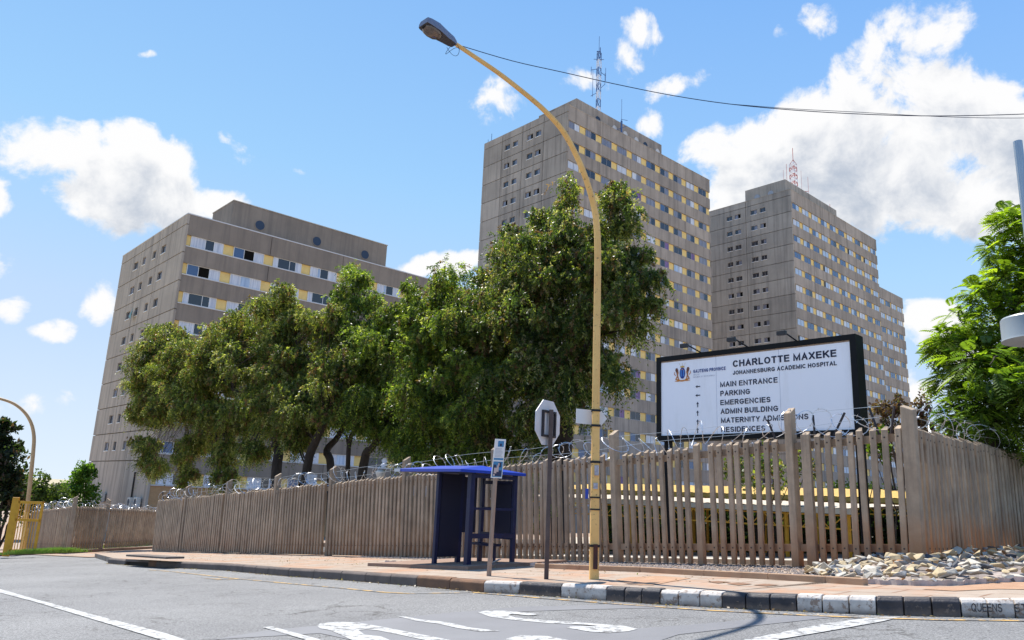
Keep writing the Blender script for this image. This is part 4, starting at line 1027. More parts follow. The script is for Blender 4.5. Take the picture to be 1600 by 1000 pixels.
    def windows(s, meshes, nmax=100):
        s.win.sort(key=lambda w: (w[2], w[3])); n = 0; rest = []
        cache = {}
        for w in s.win:
            if isinstance(w[1], tuple):
                key = (round(w[1][1], 2), round(w[1][2], 2), random.randrange(3))
                if key not in cache:
                    mi = [1, 1, 5][key[2]]
                    mbw = window_mb(w[1][1], w[1][2], [(1, mi, 0), (1, [1, 5, 7][key[2]], 0)], 0, .04); mbw.box(-.05, w[1][1] + .05, -.06, .13, -.09, -.002, 8)
                    cache[key] = mbw
                mbw = cache[key]; R_ = Matrix.Rotation(YAW - math.pi / 2, 4, 'Z')
            else: mbw = meshes[w[1]]; R_ = ROT
            if n < nmax:
                if not hasattr(mbw, 'me'):
                    o = mbw.build('window', [M[k] for k in WM], s.root, origin=(0, 0, 0)); mbw.me = o.data
                else: o = bpy.data.objects.new('window', mbw.me); COL.objects.link(o); o.parent = s.root
                o.matrix_basis = Matrix.Translation(w[0] - Vector(s.root['_w'])) @ R_; n += 1
            else: rest.append((mbw, Matrix.Translation(w[0]) @ R_))
        if rest:
            mb = MB()
            for mbw, mt in rest:
                o = len(mb.v); mb.v += [tuple(mt @ Vector(v)) for v in mbw.v]; mb.f += [tuple(i + o for i in f) for f in mbw.f]; mb.m += mbw.m
            o = mb.build('window', [M[k] for k in WM], s.root); o['kind'] = 'stuff'
Z = CAMZ
def mk(L_, H_, lst, fr): return [window_mb(L_, H_, p, fr) for p in lst]
# --- left block
A_B = Block('hospital_block', 'low left concrete block with white framed windows, nearest to the trees', (-37.3, 81.59), 29.85 + Z, -6.0)
jA = 28.65 + Z
wA = mk(3.75, 1.27, [[(1,2,0),(1,3,0),(1.1,2,0)], [(.5,2,0),(1.3,1,0),(.7,1,0),(.7,2,0)], [(1.3,2,0),(.8,1,1),(.9,2,0)], [(1.5,2,0),(.8,2,0)], [(1,2,0),(.9,1,0),(.9,2,0)], [(1,2,0),(1,7,1),(1,5,0)], [(1,4,0),(1,7,1),(1,2,0)], [(.8,2,0),(.3,3,0),(.9,1,0),(1,2,0)]], 8)
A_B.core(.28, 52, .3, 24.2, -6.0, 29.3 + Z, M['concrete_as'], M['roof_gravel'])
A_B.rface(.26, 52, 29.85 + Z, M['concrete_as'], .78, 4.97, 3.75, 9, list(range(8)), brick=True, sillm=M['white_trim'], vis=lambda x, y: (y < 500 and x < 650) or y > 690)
zbk = 29.85 + Z - 2.4 - 8 * FLH - 1.3
mb = MB(); A_B.box(mb, .26, 52, .08, .29, -6.0, zbk - .1); mb.build('brick_wall', M['brick'], A_B.root)
A_HOLES = [(6.17, 7.73, 1.02, 2.05), (9.67, 10.83, 1.02, 2.05), (13.48, 14.61, 1.02, 2.05), (16.49, 18.19, 1.02, 2.05)]
hl = [(v0, v1, jA - k * FLH - dz1, jA - k * FLH - dz0) for k in range(8) for (v0, v1, dz0, dz1) in A_HOLES]
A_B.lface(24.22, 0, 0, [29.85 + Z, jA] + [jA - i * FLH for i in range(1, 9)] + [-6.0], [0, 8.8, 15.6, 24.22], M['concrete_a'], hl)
A_B.windows(wA)
# penthouse with round vents
ph = MB(); A_B.box(ph, 6.45, 29.1, 4, 10.7, 29.3 + Z, 34.5 + Z); bevel(ph.build('penthouse', M['concrete_as'], A_B.root), .05)
mb = MB(); A_B.box(mb, 6.4, 29.15, 3.95, 10.75, 34.5 + Z, 34.62 + Z); mb.build('penthouse_coping', M['concrete_a'], A_B.root)
for u in (10.1, 18.1, 25.56):
    mb = MB(); mb.lathe(A_B.P(u, 4.0, 32.27 + Z), [(.70, 0), (.70, .06), (.62, .065), (.62, .03), (.0, .03)], 28, 0, axis=-BL)
    v = mb.build('vent', M['concrete_as'], A_B.root); mb = MB(); mb.lathe(A_B.P(u, 3.96, 32.27 + Z), [(.6, 0), (.6, .02)], 28, 0, axis=-BL)
    g_ = mb.build('grille', M['vent_dark'], v); g_.location = Vector(g_['_w']) - Vector(v['_w']) if False else (0, 0, 0)
    g_.parent = v; g_.location = (0, 0, 0)
mb = MB(); A_B.box(mb, -.02, 52, -.05, .3, 29.85 + Z, 29.97 + Z); A_B.box(mb, -.05, .3, .3, 24.22, 29.85 + Z, 29.95 + Z); mb.build('coping', M['white_trim'], A_B.root)
mb = MB(); A_B.box(mb, -.03, -.002, 18.2, 18.75, -2.0, .55 + Z); mb.build('door', M['concrete_a'], A_B.root)
mb = MB(); mb.tube([A_B.P(-.08, 4.6, -3), A_B.P(-.08, 4.6, 1.0 + Z)], .10, 6); mb.build('downpipe', M['joint'], A_B.root)
mb = MB(); c_ = A_B.P(-.12, 11.2, 14.1 + Z)
lnd = thing('laundry', on_plane(206, 490, A_B.P(-.3, 0, 0), BR), 'pale teal cloth hung out of a small end wall window of the left block', 'cloth')
q = Vector(lnd['_w']); mb.add([q + BL * .8 + Vector((0, 0, .1)), q - BL * .9 + Vector((0, 0, .7)) - BR * .15, q - BL * .9 + Vector((0, 0, -.2)) - BR * .3, q - BL * .2 + Vector((0, 0, -.75)) - BR * .12, q + BL * .5 + Vector((0, 0, -.35)) - BR * .2], [(0, 1, 2, 3, 4)]); mb.build('sheet', mat('teal_cloth', (.12,.30,.33), (.30,.42,.45), 3, .9), lnd)
# --- middle block
B_B = Block('hospital_block', 'tallest concrete tower behind the big tree with a mast on its roof', (7.14, 105.6), 59.0 + Z, -6.5)
jB = 57.8 + Z
wB = mk(2.4, 1.26, [[(1,1,0),(1,1,0)], [(1,1,0),(1,5,0)], [(1,5,0),(1,5,0)], [(1,2,0),(1,2,0)], [(1,5,0),(1,2,0)], [(1,4,0),(1,1,0)], [(1,1,0),(1,6,0)], [(1,2,0),(1,5,0)], [(1,3,0),(1,2,0)], [(1,5,0),(1,1,0)]], 0)
B_B.core(.28, 38.1, .3, 19.5, -6.5, 58.5 + Z, M['concrete_bs'], M['roof_gravel'])
B_B.rface(.26, 38.4, 59.0 + Z, M['concrete_bs'], .45, 3.83, 2.4, 18, [0,0,1,1,2,2,2,3,4,4,5,6,7,7,8,9], vis=lambda x, y: (x > 930 and (y < 330 or x > 1030)) or (y > 560 and x > 945) or y < 290)
hB = [(v0, v1, jB - k * FLH - 1.93, jB - k * FLH - .97) for k in range(17) for (v0, v1) in ((5.69, 6.95), (7.55, 8.85), (11.08, 12.3), (13.0, 14.2))]
B_B.lface(19.67, 0, 0, [59.0 + Z, jB] + [jB - i * FLH for i in range(1, 18)] + [-6.5], [0, 5.1, 10, 14.98, 19.67], M['concrete_b'], hB)
B_B.windows(wB)
ph = MB(); B_B.box(ph, 4.0, 26.4, 2, 10.6, 58.5 + Z, 62.5 + Z); bevel(ph.build('penthouse', M['concrete_bs'], B_B.root), .05)
for u in (9.2, 13.4, 16.2, 19.2, 21.7, 25.2):
    mb = MB(); mb.lathe(B_B.P(u, 2.0, 60.75 + Z), [(.55, 0), (.55, .06), (.45, .065), (.45, .02), (0, .02)], 24, 0, axis=-BL); mb.build('vent', M['white_trim'] if u > 12 and u != 21.7 else M['vent_dark'], B_B.root)
mb = MB(); B_B.box(mb, -.04, 38.4, -.04, .3, 59.0 + Z, 59.1 + Z); mb.build('coping', M['concrete_b'], B_B.root)
# --- right block with its lower wing
C_B = Block('hospital_block', 'right concrete tower stepping down to a lower wing behind the billboard', (52.9, 137.12), 60.54 + Z, -6.5)
jC = 59.34 + Z
wC = mk(2.6, 1.26, [[(1,4,0),(1,4,0)], [(1,3,0),(1,3,0)], [(1,2,0),(1,3,0)], [(1,4,0),(1,3,0)], [(1,2,0),(1,2,0)], [(.5,7,1),(1,3,0),(.7,2,0)], [(1,4,0),(1,1,0)], [(1,3,0),(1,4,0)]], 0)
C_B.core(.28, 39.1, .3, 18.5, -6.5, 60.0 + Z, M['concrete_bs'], M['roof_gravel'])
C_B.rface(.26, 39.4, 60.54 + Z, M['concrete_bs'], .75, 3.95, 2.6, 18, [0,0,0,1,1,2,3,3,4,5,6,7], par_first=2.45, vis=lambda x, y: y < 530 or x > 1345)
hC = [(v0, v1, jC - k * FLH - 1.05 - .95, jC - k * FLH - 1.05) for k in range(17) for (v0, v1) in ((5.41, 6.62), (7.25, 8.65), (10.9, 12.25), (12.85, 14.1))]
C_B.lface(18.6, 0, 0, [60.54 + Z, jC] + [jC - i * FLH for i in range(1, 18)] + [-6.5], [0, 9.73, 18.6], M['concrete_c'], hC)
C_B.core(39.7, 53.0, .7, 17, -6.5, 49.4 + Z, M['concrete_bs'], M['roof_gravel'])
c0 = C_B.c.copy(); C_B.c = c0 + BL * .25
C_B.rface(39.45, 53.22, 49.82 + Z, M['concrete_bs'], 39.9, 3.33, 2.35, 14, [0,1,1,2,2,3,4,4,6,7], par_first=2.5, vis=lambda x, y: y < 560)
C_B.c = c0
C_B.windows(wC)
ph = MB(); C_B.box(ph, 2.0, 24.3, 2, 10.9, 60.0 + Z, 63.9 + Z); bevel(ph.build('penthouse', M['concrete_c'], C_B.root), .05)
for v in (5.2, 8.2):
    mb = MB(); mb.lathe(C_B.P(2.0, v, 61.7 + Z), [(.6, 0), (.6, .06), (0, .07)], 24, 0, axis=-BR); mb.build('vent', M['grey_frame'], C_B.root)
mb = MB(); C_B.box(mb, -.04, 39.4, -.04, .3, 60.54 + Z, 60.64 + Z); C_B.box(mb, -.04, .3, .3, 18.6, 60.54 + Z, 60.64 + Z); mb.build('coping', M['concrete_c'], C_B.root)
# roof masts
def mast(name, label, base, h, w, m1, m2, extras, nseg):
    r_ = thing(name, base, label, 'mast'); mb = [MB() for _ in range(nseg)]; tri = [Vector((w * math.cos(t), w * math.sin(t), 0)) for t in (0.3, 2.39, 4.49)]
    for k in range(nseg):
        z0, z1 = h * k / nseg, h * (k + 1) / nseg; b_ = mb[k]
        for i in range(3):
            p, q = base + tri[i], base + tri[(i + 1) % 3]
            b_.tube([p + Vector((0, 0, z0)), p + Vector((0, 0, z1))], .085, 4); b_.tube([p + Vector((0, 0, z0)), q + Vector((0, 0, z1))], .05, 3); b_.tube([p + Vector((0, 0, z1)), q + Vector((0, 0, z1))], .05, 3)
    [q.build('lattice_section', M[m1 if k % 2 == 0 else m2], r_) for k, q in enumerate(mb)]
    for (pts, r) in extras: e_ = MB(); e_.tube([base + Vector(p) for p in pts], r, 4); e_.build('antenna', M['mast_blue'] if m1 != 'mast_red' else M['mast_red'], r_)
bp = on_plane(934.5, 168, B_B.P(0, 5, 0), BL); bp.z = 62.5 + Z; s_ = 1
d_ = math.hypot(bp.x, bp.y) / FPX
sx = Vector((1, 0, 0))
mast('roof_mast', 'tall slim lattice mast with side aerials on the tallest tower', bp, 13.4, .42, 'mast_blue', 'mast_white', [
  ([(0,0,13.4),(0,0,16.6)], .05), ([(-.9,0,12.1),(.9,0,12.1)], .05), ([(-.4,0,13.6),(.3,0,13.6)], .12), ([(.2,0,12.4),(.2,0,14.4)], .1), ([(-1.3,0,9),(-1.3,0,10.6)], .06), ([(-.4,0,10.2),(-1.3,0,10.0)], .05), ([(-1.0,0,4.9),(-1.0,0,10)], .05), ([(-1.3,0,5),(-.4,0,5.6)], .05), ([(.4,0,9.6),(1.2,0,9.0)], .05), ([(1.2,0,8),(1.2,0,10.5)], .05), ([(.4,0,6.6),(1.1,0,7.4)], .05), ([(1.1,0,7.3),(1.1,0,9.5)], .05)], 9)
bp = on_plane(1241, 292, C_B.P(0, 6, 0), BL); bp.z = 63.9 + Z
mast('roof_mast', 'red and white lattice mast on the right tower', bp, 8.6, .85, 'mast_red', 'mast_white', [
  ([(0,0,8.6),(0,0,12.2)], .06), ([(-.7,0,8.4),(0,0,9.5),(.7,0,8.4)], .07), ([(-1.5,0,2.2),(-1.5,0,8.4)], .04), ([(-1.5,0,2.6),(-.8,0,2.0)], .06), ([(.8,0,2.2),(3.0,0,2.3)], .06), ([(.8,0,1.7),(3.0,0,1.8)], .04), ([(1.6,0,1),(1.6,0,7)], .025), ([(3.0,0,1.2),(3.0,0,5.6)], .03), ([(-2.2,0,2),(-2.2,0,7)], .025)], 10)
wp = on_plane(971, 209, B_B.P(0, 1.2, 0), BL); wp.z = 58.6 + Z
wa = thing('whip_aerial', wp, 'thin blue grey whip aerial on the front parapet of the tallest tower', 'aerial')
mb = MB(); mb.tube([wp, wp + Vector((0, 0, 3.6))], .16, 6); mb.tube([wp + Vector((0, 0, 3.6)), wp + Vector((0, 0, 7.6))], .04, 4); mb.tube([wp + Vector((-.9, 0, 1.9)), wp + Vector((.9, 0, 2.7))], .05, 4); mb.tube([wp + Vector((-.1, 0, 3.9)), wp + Vector((1.0, 0, 3.7))], .04, 4); mb.build('rod', M['mast_blue'], wa)
wp = on_plane(768, 219, B_B.P(1.2, 0, 0), BR); wp.z = 58.6 + Z
wa = thing('whip_aerial', wp, 'pair of short aerials on the left roof corner of the tallest tower', 'aerial')
mb = MB(); mb.tube([wp, wp + Vector((0, 0, 2.6))], .06, 4); mb.tube([wp + BL * .9, wp + BL * .9 + Vector((0, 0, 1.8))], .05, 4); mb.tube([wp - BL * .4 + Vector((0, 0, .6)), wp + BL * .4 + Vector((0, 0, .6))], .12, 4); mb.build('rod', M['mast_blue'], wa)
wp = on_plane(1297, 326, C_B.P(0, 4, 0), BL); wp.z = 63.9 + Z
wa = thing('whip_aerial', wp, 'small aerial at the right end of the right tower penthouse', 'aerial')
mb = MB(); mb.tube([wp, wp + Vector((0, 0, 2.4))], .05, 4); mb.tube([wp + Vector((-.6, 0, .9)), wp + Vector((.6, 0, .9))], .05, 4); mb.tube([wp + Vector((.8, 0, 0)), wp + Vector((.8, 0, 1.2))], .05, 4); mb.build('rod', M['mast_red'], wa)
# air conditioners at the foot of the left block
def aircon(px, py, w, label):
    p = on_plane(px, py, A_B.P(-.6, 0, 0), BR); r_ = thing('air_conditioner', p, label, 'air conditioner', 'air conditioners at the foot of the left block')
    mb = MB(); mb.obox(p, BL * -w, BR * .45, (0, 0, 1.0)); bevel(mb.build('casing', M['ac'], r_), .03)
    mb = MB(); mb.lathe(p - BL * (w / 2) - BR * .005 + Vector((0, 0, .5)), [(.36, 0), (.36, .01)], 20, axis=-BR); mb.build('fan_grille', M['vent_dark'], r_)
    mb = MB(); mb.obox(p + BR * .05, BL * -w, BR * .35, (0, 0, -.08)); mb.build('bracket', M['grey_frame'], r_)
for i, (px, tx) in enumerate(((127, 'leftmost cream air conditioner unit at the foot of the left block'), (135.5, 'second cream air conditioner from the left at the foot of the left block'), (144, 'third cream air conditioner from the left at the foot of the left block'), (153, 'fourth cream air conditioner, right end of the upper row by the left block'))): aircon(px, 783, .95, tx)
for px, tx in ((197, 'left one of the lower pair of air conditioners by the downpipe'), (207, 'right one of the lower pair of air conditioners by the downpipe')): aircon(px, 792, 1.0, tx)

# ------------------------------------------------------------------ billboard
BPE = -16.0
def bbp(px, py): return on_plane(px, py, EPE * BPE, EPE)
tl, tr, bl, br = bbp(1033, 567), bbp(1330, 534), bbp(1034, 681), bbp(1335, 671)
a0, a1 = (AL(tl) + AL(bl)) / 2, (AL(tr) + AL(br)) / 2; zt_, zb_ = (tl.z + tr.z) / 2, (bl.z + br.z) / 2
def bp3(a, z, off=0): v = EAL * a + EPE * (BPE + off); return Vector((v.x, v.y, z))
bb = thing('billboard', bp3((a0 + a1) / 2, pav(*bp3((a0 + a1) / 2, 0)[:2])), 'large white hospital direction billboard in a black frame behind the fence', 'billboard')
mb = MB(); mb.obox(bp3(a0, zb_, -.05), EAL * (a1 - a0), EPE * .05, (0, 0, zt_ - zb_)); mb.build('panel', M['board'], bb)
fw = .13; D_ = .36
mb = MB()
for (x0, x1, z0, z1) in ((a0 - fw, a1 + fw, zt_ + .035, zt_ + .035 + fw * .9), (a0 - fw, a1 + fw, zb_ - fw, zb_), (a0 - fw, a0, zb_, zt_ + .035), (a1, a1 + fw, zb_, zt_ + .035)):
    mb.obox(bp3(x0, z0, -D_), EAL * (x1 - x0), EPE * (D_ + .03), (0, 0, z1 - z0))
mb.obox(bp3(a0, zb_, -D_ + .01), EAL * (a1 - a0), EPE * .1, (0, 0, zt_ - zb_ + .04)); mb.build('frame', M['board_frame'], bb)
mb = MB(); mb.obox(bp3(a0, zt_, -.06), EAL * (a1 - a0), EPE * .055, (0, 0, .035)); mb.build('edge_strip', M['rot'], bb)
for a in (a0 - .02, a1 - .08):
    g_ = bp3(a, 0, -.3); mb = MB(); mb.obox(Vector((g_.x, g_.y, pav(g_.x, g_.y) - 2.3)), EAL * .15, EPE * .15, (0, 0, zb_ - pav(g_.x, g_.y) + 2.25)); mb.build('post', M['board_frame'], bb)
for (px, py, tx_, ty_) in ((1094, 554, 1069, 549), (1167, 546, 1141, 537), (1244, 537, 1220, 527)):
    b_ = bbp(px, py); b_.z = zt_ + .15; e_ = b_ + EPE * .75 + Vector((0, 0, .10)) + EAL * .05
    mb = MB(); mb.tube([b_ - EPE * .1, e_], .018, 5); arm_ = mb.build('lamp_arm', M['board_frame'], bb)
    mb = MB(); c = e_ + Vector((0, 0, -.06)); mb.obox(c - EAL * .10 - EPE * .03 - Vector((0, 0, .05)), EAL * .20, EPE * .10, (0, 0, .10)); fl_ = bevel(mb.build('floodlight', M['dark_plastic'], arm_), .012); fl_.parent = arm_; fl_.location = -Vector(arm_['_w']) + Vector(fl_['_w'])
    mb = MB(); mb.obox(c - EAL * .08 - EPE * .034 - Vector((0, 0, .03)), EAL * .16, EPE * .003, (0, 0, .06)); gl = mb.build('floodlight_glass', M['grey_frame'], arm_); gl.location = Vector(gl['_w']) - Vector(arm_['_w'])
for s_ in (.33, .665): 
    mb = MB(); a = a0 + (a1 - a0) * s_; mb.obox(bp3(a, zb_, .0), EAL * .006, EPE * .002, (0, 0, zt_ - zb_)); mb.build('seam', M['ink_grey'], bb)
def _arc(cx, cy, rx, ry, a0, a1, n=12): return [(cx + rx * math.cos(rad(a0 + (a1 - a0) * k / n)), cy + ry * math.sin(rad(a0 + (a1 - a0) * k / n))) for k in range(n + 1)]
GLYPHS = {  # sans-serif capitals as centre lines: width, strokes
 'A': (.74, [[(0,0),(.5,1),(1,0)], [(.2,.33),(.8,.33)]]), 'B': (.70, [[(0,0),(0,1)], [(0,1),(.6,1)] + _arc(.6,.77,.34,.23,90,-90,8) + [(0,.54)], [(.5,.54)] + _arc(.62,.27,.38,.27,90,-90,8) + [(0,0)]]),
 'C': (.74, [_arc(.52,.5,.52,.5,48,312,16)]), 'D': (.74, [[(0,0),(0,1)], [(0,1),(.5,1)] + _arc(.5,.5,.5,.5,90,-90,12) + [(0,0)]]), 'E': (.66, [[(1,0),(0,0),(0,1),(1,1)], [(0,.53),(.92,.53)]]),
 'F': (.62, [[(0,0),(0,1),(1,1)], [(0,.52),(.85,.52)]]), 'G': (.80, [_arc(.52,.5,.52,.5,48,318,16) + [(1,.46),(.58,.46)]]), 'H': (.72, [[(0,0),(0,1)], [(1,0),(1,1)], [(0,.53),(1,.53)]]), 'I': (.20, [[(.5,0),(.5,1)]]),
 'J': (.56, [[(1,1),(1,.3)] + _arc(.5,.28,.5,.28,0,-180,10)]), 'K': (.74, [[(0,0),(0,1)], [(.95,1),(.04,.38)], [(.36,.62),(1,0)]]), 'L': (.60, [[(0,1),(0,0),(1,0)]]), 'M': (.86, [[(0,0),(0,1),(.5,.05),(1,1),(1,0)]]),
 'N': (.74, [[(0,0),(0,1),(1,0),(1,1)]]), 'O': (.80, [_arc(.5,.5,.5,.5,90,450,24)]), 'P': (.67, [[(0,0),(0,1)], [(0,1),(.6,1)] + _arc(.6,.73,.4,.27,90,-90,8) + [(0,.46)]]), 'Q': (.80, [_arc(.5,.5,.5,.5,90,450,24), [(.6,.28),(1,-.06)]]),
 'R': (.72, [[(0,0),(0,1)], [(0,1),(.6,1)] + _arc(.6,.74,.36,.26,90,-90,8) + [(0,.48)], [(.5,.48),(1,0)]]), 'S': (.68, [_arc(.5,.74,.46,.26,35,250,12) + _arc(.5,.25,.5,.25,75,-150,12)]), 'T': (.66, [[(.5,0),(.5,1)], [(0,1),(1,1)]]),
 'U': (.72, [[(0,1),(0,.36)] + _arc(.5,.36,.5,.36,180,360,12) + [(1,1)]]), 'V': (.72, [[(0,1),(.5,0),(1,1)]]), 'X': (.72, [[(0,0),(1,1)], [(0,1),(1,0)]]), 'Y': (.70, [[(.5,0),(.5,.45)], [(0,1),(.5,.45),(1,1)]])}
def put_text(name, txt, fr3, w, h, m, parent, t=.16):
    """strokes of one line of capitals, fitted to width w and cap height h"""
    x = 0; strokes = []
    for ch in txt:
        if ch == ' ': x += .34; continue
        gw, st = GLYPHS[ch]
        for q in st: strokes.append([(x + t / 2 + px_ * (gw - t), t / 2 + py_ * (1 - t)) for px_, py_ in q])
        x += gw + .13
    sx_ = w / (x - .13); mb = MB(); k = 0
    for q in strokes:
        n = len(q); closed = math.hypot(q[0][0] - q[-1][0], q[0][1] - q[-1][1]) < 1e-4; vs = []
        for i, p in enumerate(q):
            a = q[i - 1] if i else (q[-2] if closed else None); b_ = q[i + 1] if i < n - 1 else (q[1] if closed else None)
            d1 = Vector((p[0] - a[0], p[1] - a[1])).normalized() if a else None; d2 = Vector((b_[0] - p[0], b_[1] - p[1])).normalized() if b_ else None
            d = ((d1 or d2) + (d2 or d1)).normalized(); nn_ = Vector((-d.y, d.x)); ref = d1 or d2; c = max(.42, nn_.dot(Vector((-ref.y, ref.x)))); o = nn_ * (t / 2 / c)
            e_ = Vector((0, 0))
            if a is None: e_ = -d * t / 2 * (0 if closed else 1)
            if b_ is None: e_ = d * t / 2 * (0 if closed else 1)
            vs += [fr3((p[0] + e_.x + o.x) * sx_, (p[1] + e_.y + o.y) * h, k * .0006), fr3((p[0] + e_.x - o.x) * sx_, (p[1] + e_.y - o.y) * h, k * .0006)]
        mb.add(vs, [(2 * i, 2 * i + 1, 2 * i + 3, 2 * i + 2) for i in range(n - 1)]); k = (k + 1) % 5
    return mb.build(name, m, parent)
def board_text(name, txt, p0, p1, capz, m=None, t=.20):
    """p0, p1: baseline ends on the photo; capz: letter height in photo pixels"""
    P0, P1 = bbp(*p0), bbp(*p1); z = (P0.z + P1.z) / 2; a = AL(P0); h = bbp(p0[0], p0[1] - capz).z - P0.z
    return put_text(name, txt, lambda x, y, d: bp3(a + x, z + y, .006 + d), AL(P1) - a, h, m or M['ink'], bb, t)
def zf(x, y): return (1000 + x / 4, 500 + y / 4)
board_text('lettering', 'CHARLOTTE MAXEKE', zf(582, 293), zf(1230, 231), 10.3)
board_text('lettering', 'JOHANNESBURG ACADEMIC HOSPITAL', zf(582, 343), zf(1232, 283), 6.2)
for t_, q0_, q1_ in (('MAIN ENTRANCE', (503, 420), (862, 391)), ('PARKING', (504, 476), (690, 463)), ('EMERGENCIES', (504, 533), (818, 513)), ('ADMIN BUILDING', (506, 588), (866, 569)), ('MATERNITY ADMISSIONS', (508, 645), (1055, 619)), ('RESIDENCES', (510, 702), (785, 692))):
    board_text('lettering', t_, zf(*q0_), zf(*q1_), 8.0, t=.185)
board_text('lettering', 'GAUTENG PROVINCE', zf(335, 335), zf(537, 309), 5.2, M['ink_blue'], .21)
board_text('lettering', 'HEALTH', zf(335, 348), zf(372, 344), 1.9, M['ink_grey'], .13)
board_text('lettering', 'REPUBLIC OF SOUTH AFRICA', zf(335, 363), zf(468, 348), 2.0, M['ink_grey'], .13)
def arrow(px, py, ang):
    c = bbp(*zf(px, py)); a, z = AL(c), c.z; L_, T = .068, .012; pts = [(-L_, 0), (-.012, .036), (-.012, T), (L_, T), (L_, -T), (-.012, -T), (-.012, -.036)]
    if ang: pts = [(y, -x) for x, y in pts][::-1]
    mb = MB(); mb.add([bp3(a + x, z + y, .006) for x, y in pts], [tuple(range(len(pts)))[::-1] if not ang else tuple(range(len(pts)))[::-1]]); mb.build('arrow', M['ink'], bb)
for y in (416, 471): arrow(363, y, 0)
for y in (528, 582, 638, 690): arrow(362, y, 1)
# provincial crest: shield, crown, two supporters, ribbon
cc_ = bbp(*zf(267, 333)); ca, cz = AL(cc_), cc_.z; hs = (bbp(*zf(267, 283)).z - bbp(*zf(267, 381)).z) / 2
crest = MB()
def cp(pts, mi, off): crest.add([bp3(ca + x * hs, cz + y * hs, off) for x, y in pts], [tuple(range(len(pts)))], mi)
def ell(x, y, rx, ry, n=20): return [(x + rx * math.cos(2 * math.pi * i / n), y + ry * math.sin(2 * math.pi * i / n)) for i in range(n)]
cp(ell(0, .02, .42, .72), 0, .008); cp([(-.27, -.40), (-.10, -.42), (-.10, .42), (-.27, .40)], 1, .010); cp([(.10, -.42), (.27, -.40), (.27, .40), (.10, .42)], 1, .010); cp([(-.16,.44),(.16,.44),(.05,.56),(-.05,.56)], 4, .011)
cp([(-.30, .72), (.30, .72), (.26, .98), (.12, .90), (0, 1.02), (-.12, .90), (-.26, .98)], 5, .009)
for dx, ang in ((-.42, .5), (0, 0), (.42, -.5)): cp([(dx * .8 - .02, 1.08), (dx * .8 + .02, 1.08), (dx * 1.1 + .02, 1.3), (dx * 1.1 - .02, 1.3)], 5, .009)
for s_ in (-1, 1):
    cp([(s_ * x, y) for x, y in ((.95, .62), (.78, .66), (.66, .48), (.72, .25), (.55, .1), (.6, -.02), (.86, .05), (.8, -.25), (.98, -.55), (1.08, -.78), (.92, -.82), (.76, -.5), (.62, -.72), (.5, -.7), (.62, -.3), (.66, -.05), (.9, .2), (1.02, .45))], 4, .009)
    cp([(s_ * x, y) for x, y in ((.98, .70), (.74, .72), (.62, .45), (.70, .12), (.92, .18), (1.04, .45))], 3, .011)
    cp([(s_ * x, y) for x, y in ((1.0, -.3), (1.25, -.05), (1.2, .25), (1.12, .25), (1.15, 0), (.95, -.22))], 4, .009)
    cp([(s_ * x, y) for x, y in ((.15, -.98), (.5, -.72), (.98, -.70), (.75, -.86), (1.2, -.98), (.6, -1.02))], 2, .012)
cp([(-.32, -.86), (.32, -.86), (.26, -1.04), (-.26, -1.04)], 2, .013)
crest.build('crest', [M[k] for k in ('shield', 'shield_l', 'crest_orange', 'crest_brown', 'crest_tan', 'crest_gold')], bb)
# kerb lettering
def kerb_text(txt, px0, px1):
    s0, s1 = kerb_s(px0), kerb_s(px1); 
    def fr3(x, y, d):
        f_, b_ = kerb_at(s0 + x); n_ = (f_ - b_); n_.z = 0; n_.normalize(); return Vector((f_.x, f_.y, road(f_.x, f_.y) + .055 + y)) + n_ * (.006 + d)
    return put_text('kerb_lettering', txt, fr3, s1 - s0, .085, M['kerb_black'], KERB, .14)
kerb_text('QUEENS', 1519, 1567); kerb_text('ST', 1586, 1606)
# ------------------------------------------------------------------ things in the yard behind the fence
def canopy(label, pe0, pe1, a0_, a1_, z, m, posts, truss, zfront):
    r_ = thing('car_canopy', Vector((*ap((a0_ + a1_) / 2, pe0)[:2], pav(*ap((a0_ + a1_) / 2, pe0)[:2]) )), label, 'canopy')
    f = lambda a, p, zz: Vector((*(EAL * a + EPE * p)[:2], zz)); mb = MB(); n = int((a1_ - a0_) / .15)
    for i in range(n):   # corrugated sheet
        x0, x1 = a0_ + (a1_ - a0_) * i / n, a0_ + (a1_ - a0_) * (i + 1) / n; h0, h1 = (.02 if i % 2 else 0), (0 if i % 2 else .02)
        mb.quad(f(x0, pe0, zfront + h0), f(x1, pe0, zfront + h1), f(x1, pe1, z + h1), f(x0, pe1, z + h0))
    mb.build('roof_sheet', m, r_)
    mb = MB(); mb.obox(f(a0_, pe0 + .02, zfront - .16), EAL * (a1_ - a0_), EPE * -.05, (0, 0, .15)); mb.obox(f(a0_, pe1 + .02, z - .12), EAL * (a1_ - a0_), EPE * -.05, (0, 0, .10)); mb.build('fascia', m, r_)
    mb = MB(); x = a0_
    if truss:
        mb.tube([f(a0_, pe0 - .1, zfront - .20), f(a1_, pe0 - .1, zfront - .20)], .03, 4); mb.tube([f(a0_, pe0 - .1, zfront - .56), f(a1_, pe0 - .1, zfront - .56)], .03, 4)
        k = 0
        while x < a1_ - .4: mb.tube([f(x, pe0 - .1, zfront - (.56 if k % 2 else .20)), f(x + .4, pe0 - .1, zfront - (.20 if k % 2 else .56))], .018, 3); x += .4; k += 1
        mb.build('truss', M['yellow_steel'], r_)
    for a in posts:
        for p_ in (pe0 - .15, pe1 + .4):
            g_ = f(a, p_, 0); gz = yardz(g_.x, g_.y) - .1; mb = MB(); mb.tube([Vector((g_.x, g_.y, gz)), Vector((g_.x, g_.y, (zfront if p_ > pe0 - 1 else z) - .1))], .06, 6); mb.build('post', M['yellow_steel'], r_)
